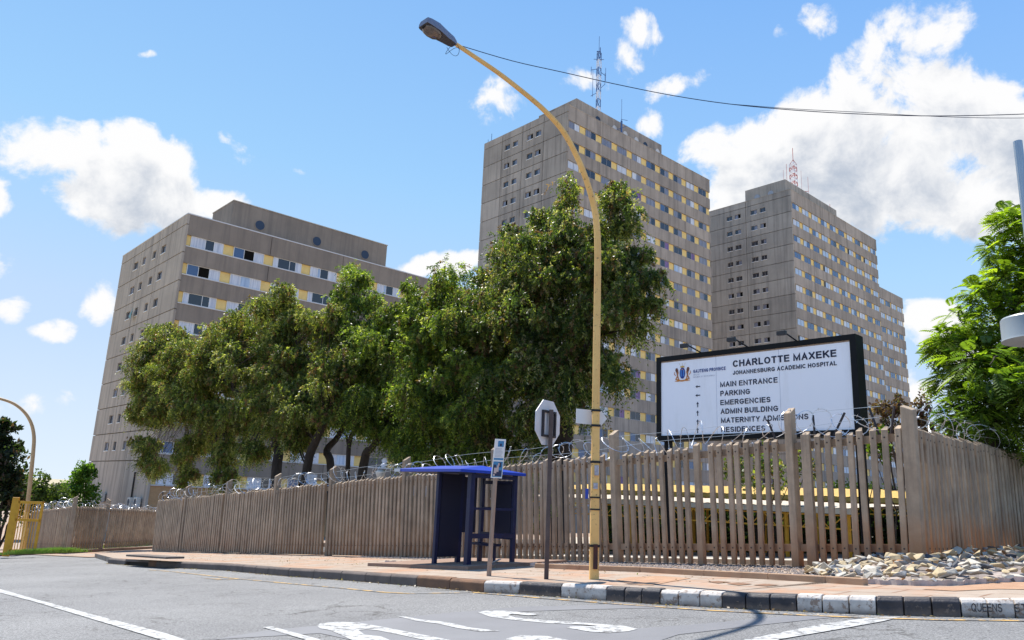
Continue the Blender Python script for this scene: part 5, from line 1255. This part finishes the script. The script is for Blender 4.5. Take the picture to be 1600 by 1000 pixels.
canopy('near yellow framed car canopy with a pale sheet roof behind the fence', -21.5, -26, -22, -8.9, 1.30 , M['sheet_pale'], (-19.5, -16.6, -13.7, -10.9, -9.1), True, 1.12)
canopy('long yellow car canopy farther behind the fence', -28, -34, -28, 5.0, 2.0, M['sheet_yellow'], (-25, -21, -17, -13, -9, -5, -1, 3), True, 1.55)
def car(label, a, p, body, rot=0.0):
    b_ = EAL * a + EPE * p; z0 = yardz(b_.x, b_.y); o = Vector((b_.x, b_.y, z0))
    r_ = thing('parked_car', o, label, 'car', None); ex = (EPE * math.cos(rot) + EAL * math.sin(rot)).normalized(); ey = Vector((-ex.y, ex.x, 0)); ez = Vector((0, 0, 1))
    F = lambda x, y, z: o + ex * x + ey * y + ez * z
    def loft(pr, w0, w1):
        mb = MB(); n = len(pr); mb.add([F(x, -(w0 if z < .95 else w1), z) for x, z in pr] + [F(x, (w0 if z < .95 else w1), z) for x, z in pr], [tuple(range(n)), tuple(range(2 * n - 1, n - 1, -1))] + [(i, n + i, n + (i + 1) % n, (i + 1) % n) for i in range(n)]); return mb
    bd = bevel(loft([(-2.1, .3), (2.1, .3), (2.15, .62), (2.05, .82), (1.15, .93), (.45, 1.40), (-1.0, 1.44), (-1.75, .98), (-2.1, .92)], .84, .64).build('body', M[body], r_), .05, 3)
    mb = MB()
    for s_ in (-1, 1): mb.add([F(.98, s_ * .80, .94), F(.38, s_ * .655, 1.36), (F(-.95, s_ * .655, 1.38)), F(-1.5, s_ * .80, .96)], [(0, 1, 2, 3)])
    mb.add([F(1.2, -.66, .95), F(1.2, .66, .95), F(.5, .56, 1.395), F(.5, -.56, 1.395)], [(0, 1, 2, 3)]); mb.add([F(-1.78, -.66, 1.0), F(-1.78, .66, 1.0), F(-1.06, .56, 1.44), F(-1.06, -.56, 1.44)], [(0, 1, 2, 3)])
    mb.build('windows', M['glass_dark'], r_)
    for x in (1.3, -1.3):
        for s_ in (-1, 1):
            mb = MB(); mb.lathe(F(x, s_ * .68, .31), [(.31, 0), (.31, .18)], 20, axis=ey * s_); w_ = mb.build('wheel', M['tyre'], r_); mb = MB(); mb.lathe(F(x, s_ * .865, .31), [(.19, 0), (.17, .012)], 14, axis=ey * s_); h_ = mb.build('rim', M['rim'], w_); h_.location = (0, 0, 0); h_.location = Vector(h_['_w']) - Vector(w_['_w'])
    for s_ in (-1, 1):
        mb = MB(); mb.obox(F(2.13, s_ * .62 - .14, .62), ex * .03, ey * .28, ez * .14); mb.build('headlight', M['rim'], r_)
        mb = MB(); mb.obox(F(-2.14, s_ * .66 - .12, .72), ex * .03, ey * .24, ez * .16); mb.build('tail_light', M['tail'], r_)
for i, (a, p, c, tx) in enumerate(((-18.2, -25, 'car_grey', 'grey car parked under the left end of the near canopy'), (-15.3, -25, 'car_black', 'black car parked second from the left under the near canopy'), (-12.4, -25, 'car_black', 'black car parked under the middle of the near canopy'), (-9.9, -25, 'car_grey', 'grey car parked under the right end of the near canopy'), (-7, -31, 'car_white', 'white car parked under the far canopy'), (-4, -31, 'car_black', 'black car parked under the far canopy'), (-1, -31, 'car_red', 'red car parked under the far canopy'), (-46, -30, 'car_black', 'black car parked in the yard behind the far left fence'))): car(tx, a, p, c, 0 if i < 7 else 1.2)
lg = on_plane(594, 742, EPE * -17, EPE); gz = pav(lg.x, lg.y)
gl = thing('garden_lamp', (lg.x, lg.y, gz), 'white globe garden lamp peeping over the fence left of the shelter', 'lamp')
mb = MB(); mb.tube([Vector((lg.x, lg.y, gz - 2)), Vector((lg.x, lg.y, lg.z - .12))], .04, 6); mb.build('post', M['iron'], gl)
mb = MB(); mb.lathe((lg.x, lg.y, lg.z - .14), [(.08, 0), (.15, .10), (.19, .22), (.20, .27), (.12, .30), (.05, .34)], 20); mb.build('globe', M['globe'], gl, smooth=True)
bx = on_plane(484, 747, EPE * -17, EPE); mb = MB(); mb.obox(bx - Vector((.15, 0, .2)), (.45, 0, 0), (0, .06, 0), (0, 0, .36)); mb.tube([bx, Vector((bx.x, bx.y, pav(bx.x, bx.y) - 2))], .03, 5)
ns = thing('notice_sign', Vector((bx.x, bx.y, pav(bx.x, bx.y))), 'small blue and white sign showing above the fence among the tree trunks', 'sign'); mb.build('board', mat('blue_white_sign', (.15,.30,.62), (.6,.63,.70), 3, .5, lo=.45, hi=.5), ns)
ys = on_plane(214, 822, EPE * -25, EPE); mb = MB(); ysz = pav(ys.x, ys.y); mb.hexa([ys + Vector(q) - Vector((0, 0, ys.z - ysz)) for q in ((-1.2,-.6,.1),(1.2,-.6,.1),(1.2,.6,.1),(-1.2,.6,.1),(-1.5,-.8,1.7),(1.5,-.8,1.7),(1.5,.8,1.7),(-1.5,.8,1.7))])
tag(bevel(mb.build('waste_skip', M['yellow_steel'], origin=(ys.x, ys.y, ysz)), .03), 'yellow steel box half hidden behind the pickets of the far fence', 'skip')
# ------------------------------------------------------------------ trees
class Leaves:
    def __init__(s): s.v = []; s.n = 0; s.c = []
    def quads(s, V, C):   # V (n,4,3), C (n,3)
        s.v.append(V.reshape(-1, 3)); s.c.append(np.repeat(C, 4, axis=0)); s.n += len(V)
    def build(s, name, m, parent):
        V = np.concatenate(s.v).astype(np.float32); Cc = np.concatenate(s.c).astype(np.float32); base = np.array(parent['_w'], np.float32); V = V - base
        me = bpy.data.meshes.new(name); n = s.n; me.vertices.add(4 * n); me.loops.add(4 * n); me.polygons.add(n)
        me.vertices.foreach_set('co', V.ravel()); me.loops.foreach_set('vertex_index', np.arange(4 * n, dtype=np.int32))
        me.polygons.foreach_set('loop_start', np.arange(0, 4 * n, 4, dtype=np.int32)); me.polygons.foreach_set('loop_total', np.full(n, 4, np.int32))
        at = me.color_attributes.new('tint', 'FLOAT_COLOR', 'POINT'); at.data.foreach_set('color', np.c_[Cc, np.ones(len(Cc), np.float32)].ravel())
        me.materials.append(m); me.update(); me.validate(); o = bpy.data.objects.new(name, me); COL.objects.link(o); o.parent = parent; return o
def unit(a): return a / np.maximum(np.linalg.norm(a, axis=-1, keepdims=True), 1e-6)
def pick(pal, n):
    w = np.array([p[3] for p in pal], float); i = RNG.choice(len(pal), n, p=w / w.sum()); return np.array([p[:3] for p in pal])[i]
def pepper(L, centre, r, ns, pal, length=(.3, .8), leaf=(.085, .019), K=8):
    """ns hanging compound leaves round a crown clump; every leaflet is a small quad"""
    d = unit(RNG.normal(size=(ns, 3))); rad_ = r * (.15 + 1.0 * RNG.random((ns, 1)) ** .6); d[:, 2] *= .85
    p0_ = np.array(centre) + d * rad_; out = d.copy(); out[:, 2] = np.abs(out[:, 2]) * .5; out += RNG.normal(size=(ns, 3)) * .55
    ln = RNG.uniform(*length, (ns, 1)); base = pick(pal, ns) * RNG.uniform(.7, 1.3, (ns, 1))
    prev = p0_; droop = RNG.uniform(.1, 1.0, (ns, 1))
    for k in range(K):
        t = (k + 1) / K; p = p0_ + out * ln * .62 * (t - .35 * t * t) + np.array([0, 0, -1]) * ln * (t ** 1.6) * droop
        ax = unit(p - prev); prev = p
        for s_ in (-1, 1):
            side = unit(np.cross(ax, RNG.normal(size=(ns, 3)))); dr = unit(side * .8 + ax * .55 + np.array([0, 0, -.35]) + RNG.normal(size=(ns, 3)) * .15)
            l_ = leaf[0] * RNG.uniform(.7, 1.35, (ns, 1)) * 1.25; w_ = unit(np.cross(dr, RNG.normal(size=(ns, 3)))) * leaf[1] * RNG.uniform(.8, 1.3, (ns, 1))
            a = p; tip = p + dr * l_; mid = p + dr * l_ * .45
            L.quads(np.stack([a, mid + w_, tip, mid - w_], 1), base * RNG.uniform(.75, 1.3, (ns, 1)))
def branch(mb, a, b_, r0, r1, sag=.2, n=6):
    a, b_ = Vector(a), Vector(b_); L_ = (b_ - a).length; pts = []; s1, s2, s3 = (random.uniform(-1, 1) for _ in range(3))
    for i in range(n + 1):
        t = i / n; w = math.sin(math.pi * t) * L_ * .10; q = a.lerp(b_, t) + Vector((s1 * w, s2 * w, s3 * w * .5 + sag * math.sin(math.pi * t) * L_ * .3)) + Vector((random.gauss(0, .015), random.gauss(0, .015), 0)) * L_
        pts.append(q if 0 < i < n else (a if i == 0 else b_))
    mb.tube(pts, [r0 + (r1 - r0) * i / n for i in range(n + 1)], 6, cap=False); return pts
PAL_G = [(.070,.108,.026,3), (.12,.172,.038,3.3), (.24,.29,.06,2.3), (.36,.38,.14,.5), (.045,.055,.022,1), (.16,.13,.05,.6)]  # palest tints here and below are leaf highlights painted as colour
PAL_B = [(.075,.100,.030,3), (.115,.150,.038,3), (.26,.27,.07,2.1), (.40,.38,.19,.6), (.17,.11,.06,1.1), (.20,.11,.07,.6), (.28,.27,.12,.8)]
PAL_D = [(.055,.082,.026,3), (.085,.122,.034,2.6), (.20,.225,.06,1.7), (.38,.35,.22,.5), (.15,.09,.055,.8), (.25,.21,.14,.6)]
PAL_L = [(.09,.15,.02,2), (.15,.22,.03,2), (.06,.10,.02,1)]
def tree_at(name, label, pe, base_px, blobs, trunks, pal, dens=150, r_tr=.2, jit=1.0, group=None, wig=None):
    b_ = on_plane(base_px[0], base_px[1], EPE * pe, EPE); gz = yardz(b_.x, b_.y); b_.z = gz
    root = thing(name, b_, label, 'tree', group); L = Leaves(); mb = MB(); d_ = (b_ - Vector((0, 0, CAMZ))).length
    tops = []; vdir = Vector((b_.x, b_.y, 0)).normalized()
    for tr in trunks:
        pts = [on_plane(x, y, EPE * pe, EPE) + EPE * random.uniform(-.3, .3) * (i > 0) for i, (x, y, _) in enumerate(tr)]
        pts[0].z = min(pts[0].z, gz - .1) if tr[0][1] > 725 else pts[0].z
        mb.tube(curve_points(pts, 4), list(np.interp(np.linspace(0, len(tr) - 1, (len(tr) - 1) * 4 + 1), range(len(tr)), [q[2] for q in tr])), 9, cap=False)
        tops += [(pts[i], tr[i][2]) for i in range(1, len(pts))]
    for bl_ in blobs:
        x, y, rp = bl_[:3]; pl = bl_[3] if len(bl_) > 3 else pal
        c0_ = on_plane(x, y, EPE * pe, EPE); dd_ = (c0_ - Vector((0, 0, CAMZ))).length; r = rp * dd_ / FPX
        near = min(tops, key=lambda q: (q[0] - c0_).length)
        nsub = max(4, int(round((r / .55) ** 2 * 4.6)))
        for _ in range(nsub):   # each clump breaks into smaller hanging tufts spread in depth
            o3 = Vector(RNG.normal(size=3)).normalized() * max(r - .20, r * .6) * (RNG.random() ** .45); o3.z *= .95
            c = c0_ + o3 + vdir * (RNG.normal() * jit * 1.2 * min(1, r)); rs = max(.24, min(r, .46) * RNG.uniform(.5, 1.05))
            n_ = int(1.75 * dens * (rs / .6) ** 2 * RNG.uniform(.5, 1.15)); 
            if n_ < 6: n_ = 6
            tint_pal = pl if RNG.random() > .12 else PAL_B
            hang = RNG.random() < (.3 if y < 600 else .45); pepper(L, c, rs, n_, tint_pal, length=((.45, .95) if y < 640 else (.5, .95)) if hang else (.12, .40))
            if RNG.random() < .4: branch(mb, near[0], c, min(.05, near[1] * .4), .008, .15)
    mb.build('trunk', M['bark'], root, smooth=True); L.build('crown', M['leaf'], root); print(name, L.n, flush=True); return root
tree_at('pepper_tree', 'broad olive brown pepper tree at the left, drooping over the fence', -17.2, (440, 765),
 [(250,545,32),(238,590,34),(236,640,28),(228,690,20),(232,722,9),(262,640,30),(290,560,46),(345,540,42),(310,620,46),(385,520,40),(425,500,36),(470,505,36),(505,515,34),(400,580,52),(460,590,50),(500,590,36),(350,660,36),(420,650,44),(480,660,30),(300,705,14),(290,735,9),(350,700,22),(356,742,13),(352,765,8),(400,700,24),(515,560,30),(460,690,22),(540,540,24),(330,590,44),(275,590,40),(370,560,40),(440,545,44),(250,720,16),(222,640,18),(228,600,22),(330,655,36),(390,640,40),(430,600,44),(480,640,40),(520,610,34),(455,640,40),(240,512,12),(270,525,20),(240,735,9),(285,755,7),(232,706,15),(284,716,13),(296,692,17),(350,716,13),(310,690,22),(345,745,12),(300,740,9),(440,480,22),(530,495,24)],
 [[(436,765,.26),(432,735,.24),(428,700,.22),(410,650,.15),(370,610,.10),(320,570,.06)],[(428,700,.17),(440,650,.13),(450,600,.10),(430,540,.06)],[(474,765,.22),(482,730,.20),(497,690,.18),(512,650,.14),(500,590,.09),(470,540,.06)],[(410,650,.09),(350,650,.07),(290,640,.04)]], PAL_B, dens=120)
tree_at('pepper_tree', 'green pepper tree with a pointed leafy top between the two larger crowns', -18.2, (555, 760),
 [(548,418,13),(556,440,20),(545,470,26),(575,470,22),(590,500,34),(555,520,34),(610,540,42),(570,580,42),(540,600,32),(625,600,44),(590,640,44),(645,650,36),(560,640,26),(610,680,28),(540,655,20),(640,690,20),(575,540,36),(600,570,40),(540,560,30),(530,620,30),(632,712,12),(620,500,26),(640,560,36),(575,660,26)],
 [[(527,765,.20),(523,735,.18),(514,705,.16),(524,680,.13),(540,640,.09),(550,520,.05),(550,440,.03)],[(556,765,.22),(560,725,.20),(580,700,.14),(610,660,.09),(630,600,.05)],[(558,730,.12),(552,700,.10),(560,660,.08),(580,560,.04)],[(548,730,.07),(540,700,.06),(527,675,.05)]], PAL_G, dens=120)
tree_at('pepper_tree', 'dense bright green weeping pepper tree hanging behind the blue shelter', -17.8, (690, 760),
 [(648,470,24),(665,505,36),(700,450,22),(690,480,34),(735,480,30),(720,520,44),(670,560,44),(740,570,44),(700,610,46),(650,610,38),(660,660,36),(720,660,40),(760,640,36),(690,690,24),(640,685,22),(750,690,22),(680,708,14),(720,705,16),(655,715,10),(660,530,34),(640,560,30),(700,560,40),(645,520,26),(745,520,30),(745,600,34),(690,650,34),(650,700,20),(700,708,18),(745,712,16),(765,700,16)],
 [[(690,765,.22),(688,730,.18),(680,690,.14),(670,640,.10),(660,560,.06)],[(688,730,.15),(705,690,.11),(730,640,.08),(720,540,.05)]], [(.072,.115,.025,3),(.12,.168,.033,3.2),(.27,.31,.06,2.2),(.38,.40,.14,.4),(.05,.055,.022,1.1),(.14,.09,.045,.5)], dens=130)
tree_at('pepper_tree', 'tallest dark pepper tree with upright leafy tops in front of the tower', -18.6, (868, 745),
 [(887,288,9),(884,312,15),(880,345,22),(960,296,11),(962,325,20),(950,362,30),(905,375,32),(985,350,18),(845,345,18),(845,385,34),(800,375,22),(790,415,34),(755,425,20),(900,420,44),(960,420,40),(1005,400,18),(1012,440,20),(1018,475,14),(985,470,28),(990,515,18),(850,440,46),(800,470,44),(745,470,22),(900,490,48),(950,500,36),(840,520,48),(780,535,46),(735,540,22),(890,560,44),(945,560,28),(968,590,15),(830,590,44),(775,605,40),(870,625,34),(820,655,34),(775,670,28),(905,615,22),(925,645,13),(850,690,20),(800,705,14),(735,620,18),(920,450,36),(870,390,34),(930,410,30),(820,440,36),(860,490,40),(900,530,40),(770,500,36),(930,560,28),(810,570,36),(880,600,30),(835,640,26)],
 [[(862,765,.36),(868,715,.33),(876,680,.28),(868,640,.22),(850,600,.17),(835,540,.11),(830,460,.06)],[(868,650,.18),(885,590,.14),(900,520,.10),(905,420,.06),(885,320,.03)],[(885,590,.12),(930,530,.09),(955,450,.06),(962,340,.03)],[(850,600,.12),(800,560,.08),(770,500,.05)]], PAL_D, dens=115, jit=1.1)
# fern-leaved tree on the right
def fern(L, centre, r, nf, pal):
    d = unit(RNG.normal(size=(nf, 3))); p = np.array(centre) + d * r * (.35 + .65 * RNG.random((nf, 1)) ** .5)
    ax = d.copy(); ax[:, 2] = ax[:, 2] * .35 + RNG.normal(size=nf) * .18; ax = unit(ax + RNG.normal(size=(nf, 3)) * .3)
    side = unit(np.cross(ax, np.array([0, 0, 1.0]) + RNG.normal(size=(nf, 3)) * .25)); up_ = np.cross(side, ax)
    ln = RNG.uniform(.26, .46, (nf, 1)); base = pick(pal, nf) * RNG.uniform(.75, 1.25, (nf, 1)); K = 9
    for k in range(K):
        t = (k + .6) / K; q = p + ax * ln * t - np.array([0, 0, 1]) * ln * .45 * t * t
        for s_ in (-1, 1):
            w_ = ln * (.40 * math.sin(math.pi * min(.97, .18 + .8 * t))); dr = unit(side * s_ + ax * .55 - np.array([0, 0, .25]))
            tip = q + dr * w_; n_ = unit(ax - dr * .3) * .021; m_ = q + dr * w_ * .5
            L.quads(np.stack([q, m_ + n_, tip, m_ - n_], 1), base * RNG.uniform(.8, 1.25, (nf, 1)))
PAL_F = [(.13,.195,.02,3), (.20,.28,.028,3), (.32,.40,.05,1.6), (.07,.11,.025,2)]
PAL_F_SHADE = [(.05,.09,.022,2), (.09,.15,.025,2), (.18,.27,.03,1.2)]  # inner and lower fronds, their shade put into the leaf colour
pe5 = None
tb = ray(1560, 700); td = 19.5; tb = Vector((tb.x, tb.y, 0)).normalized() * td; tb.z = pav(tb.x, tb.y)
root = thing('feathery_tree', tb, 'bright yellow green fern leaved tree above the right end of the fence', 'tree'); vn = Vector((-tb.x, -tb.y, 0)).normalized(); L = Leaves(); mb = MB()
F5 = lambda x, y: on_plane(x, y, tb, vn)
tk = [F5(1552, 712), F5(1552, 690), F5(1556, 640), F5(1575, 560), F5(1590, 470), F5(1605, 380)]; tk[0] = Vector((tk[0].x, tk[0].y, tb.z - .2))
mb.tube(curve_points(tk, 4), list(np.linspace(.2, .04, 21)), 8, cap=False)
for (x, y, rp, pl) in [(1575,352,16,PAL_F),(1598,370,24,PAL_F),(1560,395,16,PAL_F),(1590,415,30,PAL_F),(1555,440,26,PAL_F),(1525,465,20,PAL_F),(1590,465,38,PAL_F),(1545,490,32,PAL_F),(1510,510,24,PAL_F),(1480,530,22,PAL_F),(1465,545,14,PAL_F),(1520,545,34,PAL_F_SHADE),(1570,530,40,PAL_F_SHADE),(1500,575,30,PAL_F),(1475,590,18,PAL_F),(1540,600,40,PAL_F_SHADE),(1590,590,40,PAL_F),(1500,620,26,PAL_F),(1530,645,34,PAL_F_SHADE),(1580,650,40,PAL_F_SHADE),(1545,680,26,PAL_F_SHADE),(1600,690,34,PAL_F_SHADE),(1500,650,14,PAL_F_SHADE),(1640,420,50,PAL_F),(1650,520,60,PAL_F),(1650,620,60,PAL_F_SHADE),(1640,340,30,PAL_F),(1700,480,60,PAL_F)]:
    c0_ = F5(x, y); r = rp * td / FPX * 1.02
    for _ in range(max(2, int((r / .42) ** 2 * 2))):
        o3 = Vector(RNG.normal(size=3)).normalized() * max(r - .25, .1) * RNG.random() ** .5; c = c0_ + o3 + vn * RNG.normal() * min(.8, r)
        fern(L, c, min(.42, r) * RNG.uniform(.7, 1.1), 46, pl)
        if RNG.random() < .3: branch(mb, min(tk[1:], key=lambda q: (q - c).length), c, .035, .008, .1)
mb.build('trunk', M['bark'], root, smooth=True); L.build('crown', M['leaf'], root); print('fern', L.n)
# background trees: small leaf faces in clumps
def clump_tree(name, label, dist, base_px, blobs, pal, leaf=.12, per=260, aspect=1.0, trunk=.2, cat='tree', lift=0):
    b_ = ray(*base_px); b_ = Vector((b_.x, b_.y, 0)).normalized() * dist; b_.z = yardz(b_.x, b_.y) - .1; vn = Vector((-b_.x, -b_.y, 0)).normalized()
    root = thing(name, b_, label, cat); L = Leaves(); mb = MB(); top = None
    for (x, y, rp) in blobs:
        c = on_plane(x, y, b_, vn); r = rp * (c - Vector((0, 0, CAMZ))).length / FPX
        for _ in range(max(2, int(per / 60))):
            cc = np.array(c) + RNG.normal(size=3) * r * .5; n_ = 60; d = unit(RNG.normal(size=(n_, 3))); p = cc + d * r * .5 * RNG.random((n_, 1)) ** .4
            s1 = unit(RNG.normal(size=(n_, 3)) + np.array([0, 0, .4])); nrm = unit(RNG.normal(size=(n_, 3))); s2 = unit(np.cross(s1, nrm)); l_ = leaf * RNG.uniform(.6, 1.4, (n_, 1))
            L.quads(np.stack([p, p + s1 * l_ * .5 * aspect + s2 * l_ * .35, p + s1 * l_ * aspect, p + s1 * l_ * .5 * aspect - s2 * l_ * .35], 1), pick(pal, n_) * RNG.uniform(.75, 1.25, (n_, 1)))
        branch(mb, b_, c, trunk * .5, trunk * .1, .0)
    mb.build('trunk', M['bark'], root, smooth=True); L.build('crown', M['leaf'], root); return root
PAL_P = [(.10,.055,.05,2), (.065,.04,.04,2), (.06,.06,.03,1), (.15,.10,.08,1)]
clump_tree('plum_leaved_tree', 'dark purple leaved tree between the billboard and the fern leaved tree', 36, (1430, 720), [(1380,640,18),(1400,625,13),(1410,650,24),(1435,640,16),(1375,670,20),(1445,665,20),(1420,680,26),(1465,672,16),(1480,690,18),(1440,700,26),(1500,700,14),(1390,700,24),(1365,700,14)], PAL_P, .15, 300)
clump_tree('bush', 'yellow green bush behind the fence beside the tall corner post', 22, (1375, 715), [(1372,690,14),(1382,678,9),(1362,705,12),(1386,705,10),(1440,712,8)], PAL_L, .10, 200, cat='bush', trunk=.06)
clump_tree('bush', 'olive bush in the shade below the fern leaved tree', 20, (1520, 715), [(1515,700,14),(1530,690,12),(1500,712,10),(1545,705,14)], PAL_B, .10, 200, cat='bush', trunk=.06)
clump_tree('dark_shrub', 'tall dark shrub growing behind the fence under the billboard', 24.5, (1180, 790), [(1160,725,22),(1190,720,24),(1215,735,24),(1150,755,18),(1185,755,24),(1235,750,18),(1260,730,16)], PAL_D, .12, 260, cat='shrub', trunk=.08)
clump_tree('dark_shrub', 'green shrub behind the fence just right of the stop sign post', 22, (848, 850), [(835,770,16),(850,800,18),(838,830,14),(858,760,12),(845,745,12)], PAL_G, .10, 240, cat='shrub', trunk=.06)
clump_tree('conifer', 'tall dark conifer at the left edge of the view', 62, (5, 800), [(8,668,8),(3,690,15),(12,700,10),(-5,720,24),(10,740,14),(0,765,24),(22,750,7),(18,775,10),(-25,700,20),(-20,780,30)], [(.022,.036,.018,3),(.035,.05,.022,2),(.09,.055,.04,.6)], .22, 800, 1.5)
clump_tree('round_tree', 'mid green tree behind the yellow gate and the distant lamp', 85, (60, 800), [(35,758,16),(55,762,18),(75,768,14),(45,785,20),(80,785,18),(25,780,14),(95,780,12)], [(.05,.08,.02,3),(.075,.11,.03,2),(.10,.12,.04,1)], .25, 800)
clump_tree('round_tree', 'fresh green tree touching the foot of the left block', 95, (125, 800), [(128,742,13),(118,760,14),(133,765,14),(105,772,12),(125,785,18),(138,735,7)], [(.07,.14,.022,3),(.12,.21,.03,2)], .26, 900)
clump_tree('round_tree', 'dull olive tree in the dip between the two greener trees', 110, (95, 800), [(88,772,10),(100,765,8),(75,775,10),(96,785,14),(62,780,12)], [(.05,.065,.03,3),(.075,.085,.035,2)], .28, 700)

# hedge added to hide the sunlit ground beyond the car park
# leaf litter and grit on the pavement and along the gutter
L = Leaves(); n_ = 2600; pts = []
for _ in range(n_):
    if random.random() < .55:
        a_ = random.uniform(-30, -6); p_ = ap(a_, random.uniform(-13.6, -9.9), .006)
    else:
        f_, b_ = kerb_at(random.uniform(0, sum(segs))); d_ = (f_ - b_); d_.z = 0; d_.normalize(); q_ = f_ + d_ * abs(random.gauss(.03, .10)); p_ = Vector((q_.x, q_.y, road(q_.x, q_.y) + .012))
    pts.append(p_)
P0 = np.array(pts); s1 = RNG.normal(size=(n_, 3)); s1[:, 2] *= .25; s1 = unit(s1); s2 = unit(np.cross(s1, np.array([0, 0, 1.0]) + RNG.normal(size=(n_, 3)) * .3)); l_ = RNG.uniform(.015, .055, (n_, 1))
lt = bpy.data.objects.new('leaf_litter', None); COL.objects.link(lt); lt['_w'] = (0, 0, 0)
L.quads(np.stack([P0, P0 + s1 * l_ * .5 + s2 * l_ * .3, P0 + s1 * l_, P0 + s1 * l_ * .5 - s2 * l_ * .3], 1), pick([(.20,.12,.06,3),(.10,.07,.04,2),(.32,.24,.13,1),(.10,.12,.04,.6)], n_))
o_ = L.build('leaf_litter', M['leaf'], lt); o_.parent = None; bpy.data.objects.remove(lt); tag(o_, 'dry leaf litter scattered on the pavement and along the gutter', 'leaf litter', kind='stuff')
h0, h1 = EAL * -30 + EPE * -36, EAL * 8 + EPE * -36
hz_ = yardz(h0.x, h0.y); hg_ = thing('hedge', (h0.x, h0.y, hz_), 'dark hedge added to hide sunlit ground behind the yellow car canopies', 'hedge'); L = Leaves(); n_ = 42000
t_ = RNG.random((n_, 1)); P0 = np.array(h0)[None] * (1 - t_) + np.array(h1)[None] * t_ + np.array(EPE)[None] * RNG.uniform(-.6, .6, (n_, 1))
zb0 = np.array([yardz(float(a), float(b)) for a, b in P0[:, :2]]); P0[:, 2] = zb0 + RNG.random(n_) ** .8 * (4.1 + .25 * np.sin(P0[:, 0] * 1.7))
s1 = unit(RNG.normal(size=(n_, 3))); s2 = unit(np.cross(s1, RNG.normal(size=(n_, 3)))); l_ = .16 * RNG.uniform(.6, 1.4, (n_, 1))
L.quads(np.stack([P0, P0 + s1 * l_ * .5 + s2 * l_ * .35, P0 + s1 * l_, P0 + s1 * l_ * .5 - s2 * l_ * .35], 1), pick([(.03,.05,.018,3),(.045,.075,.02,2),(.08,.11,.03,.6)], n_)); L.build('foliage', M['leaf'], hg_)
mb = MB(); mb.hexa([h0 + Vector((0, 0, hz_ - 2)) + EPE * -.3, h1 + Vector((0, 0, hz_ - 2)) + EPE * -.3, h1 + Vector((0, 0, hz_ - 2)) + EPE * -.5, h0 + Vector((0, 0, hz_ - 2)) + EPE * -.5, h0 + Vector((0, 0, yardz(h0.x, h0.y) + 3.6)) + EPE * -.3, h1 + Vector((0, 0, yardz(h1.x, h1.y) + 3.6)) + EPE * -.3, h1 + Vector((0, 0, yardz(h1.x, h1.y) + 3.6)) + EPE * -.5, h0 + Vector((0, 0, yardz(h0.x, h0.y) + 3.6)) + EPE * -.5]); mb.build('backing_core', M['bark'], hg_)  # solid dark core added to stop bright ground showing between the leaves
for o in bpy.data.objects:
    if '_w' in o: del o['_w']
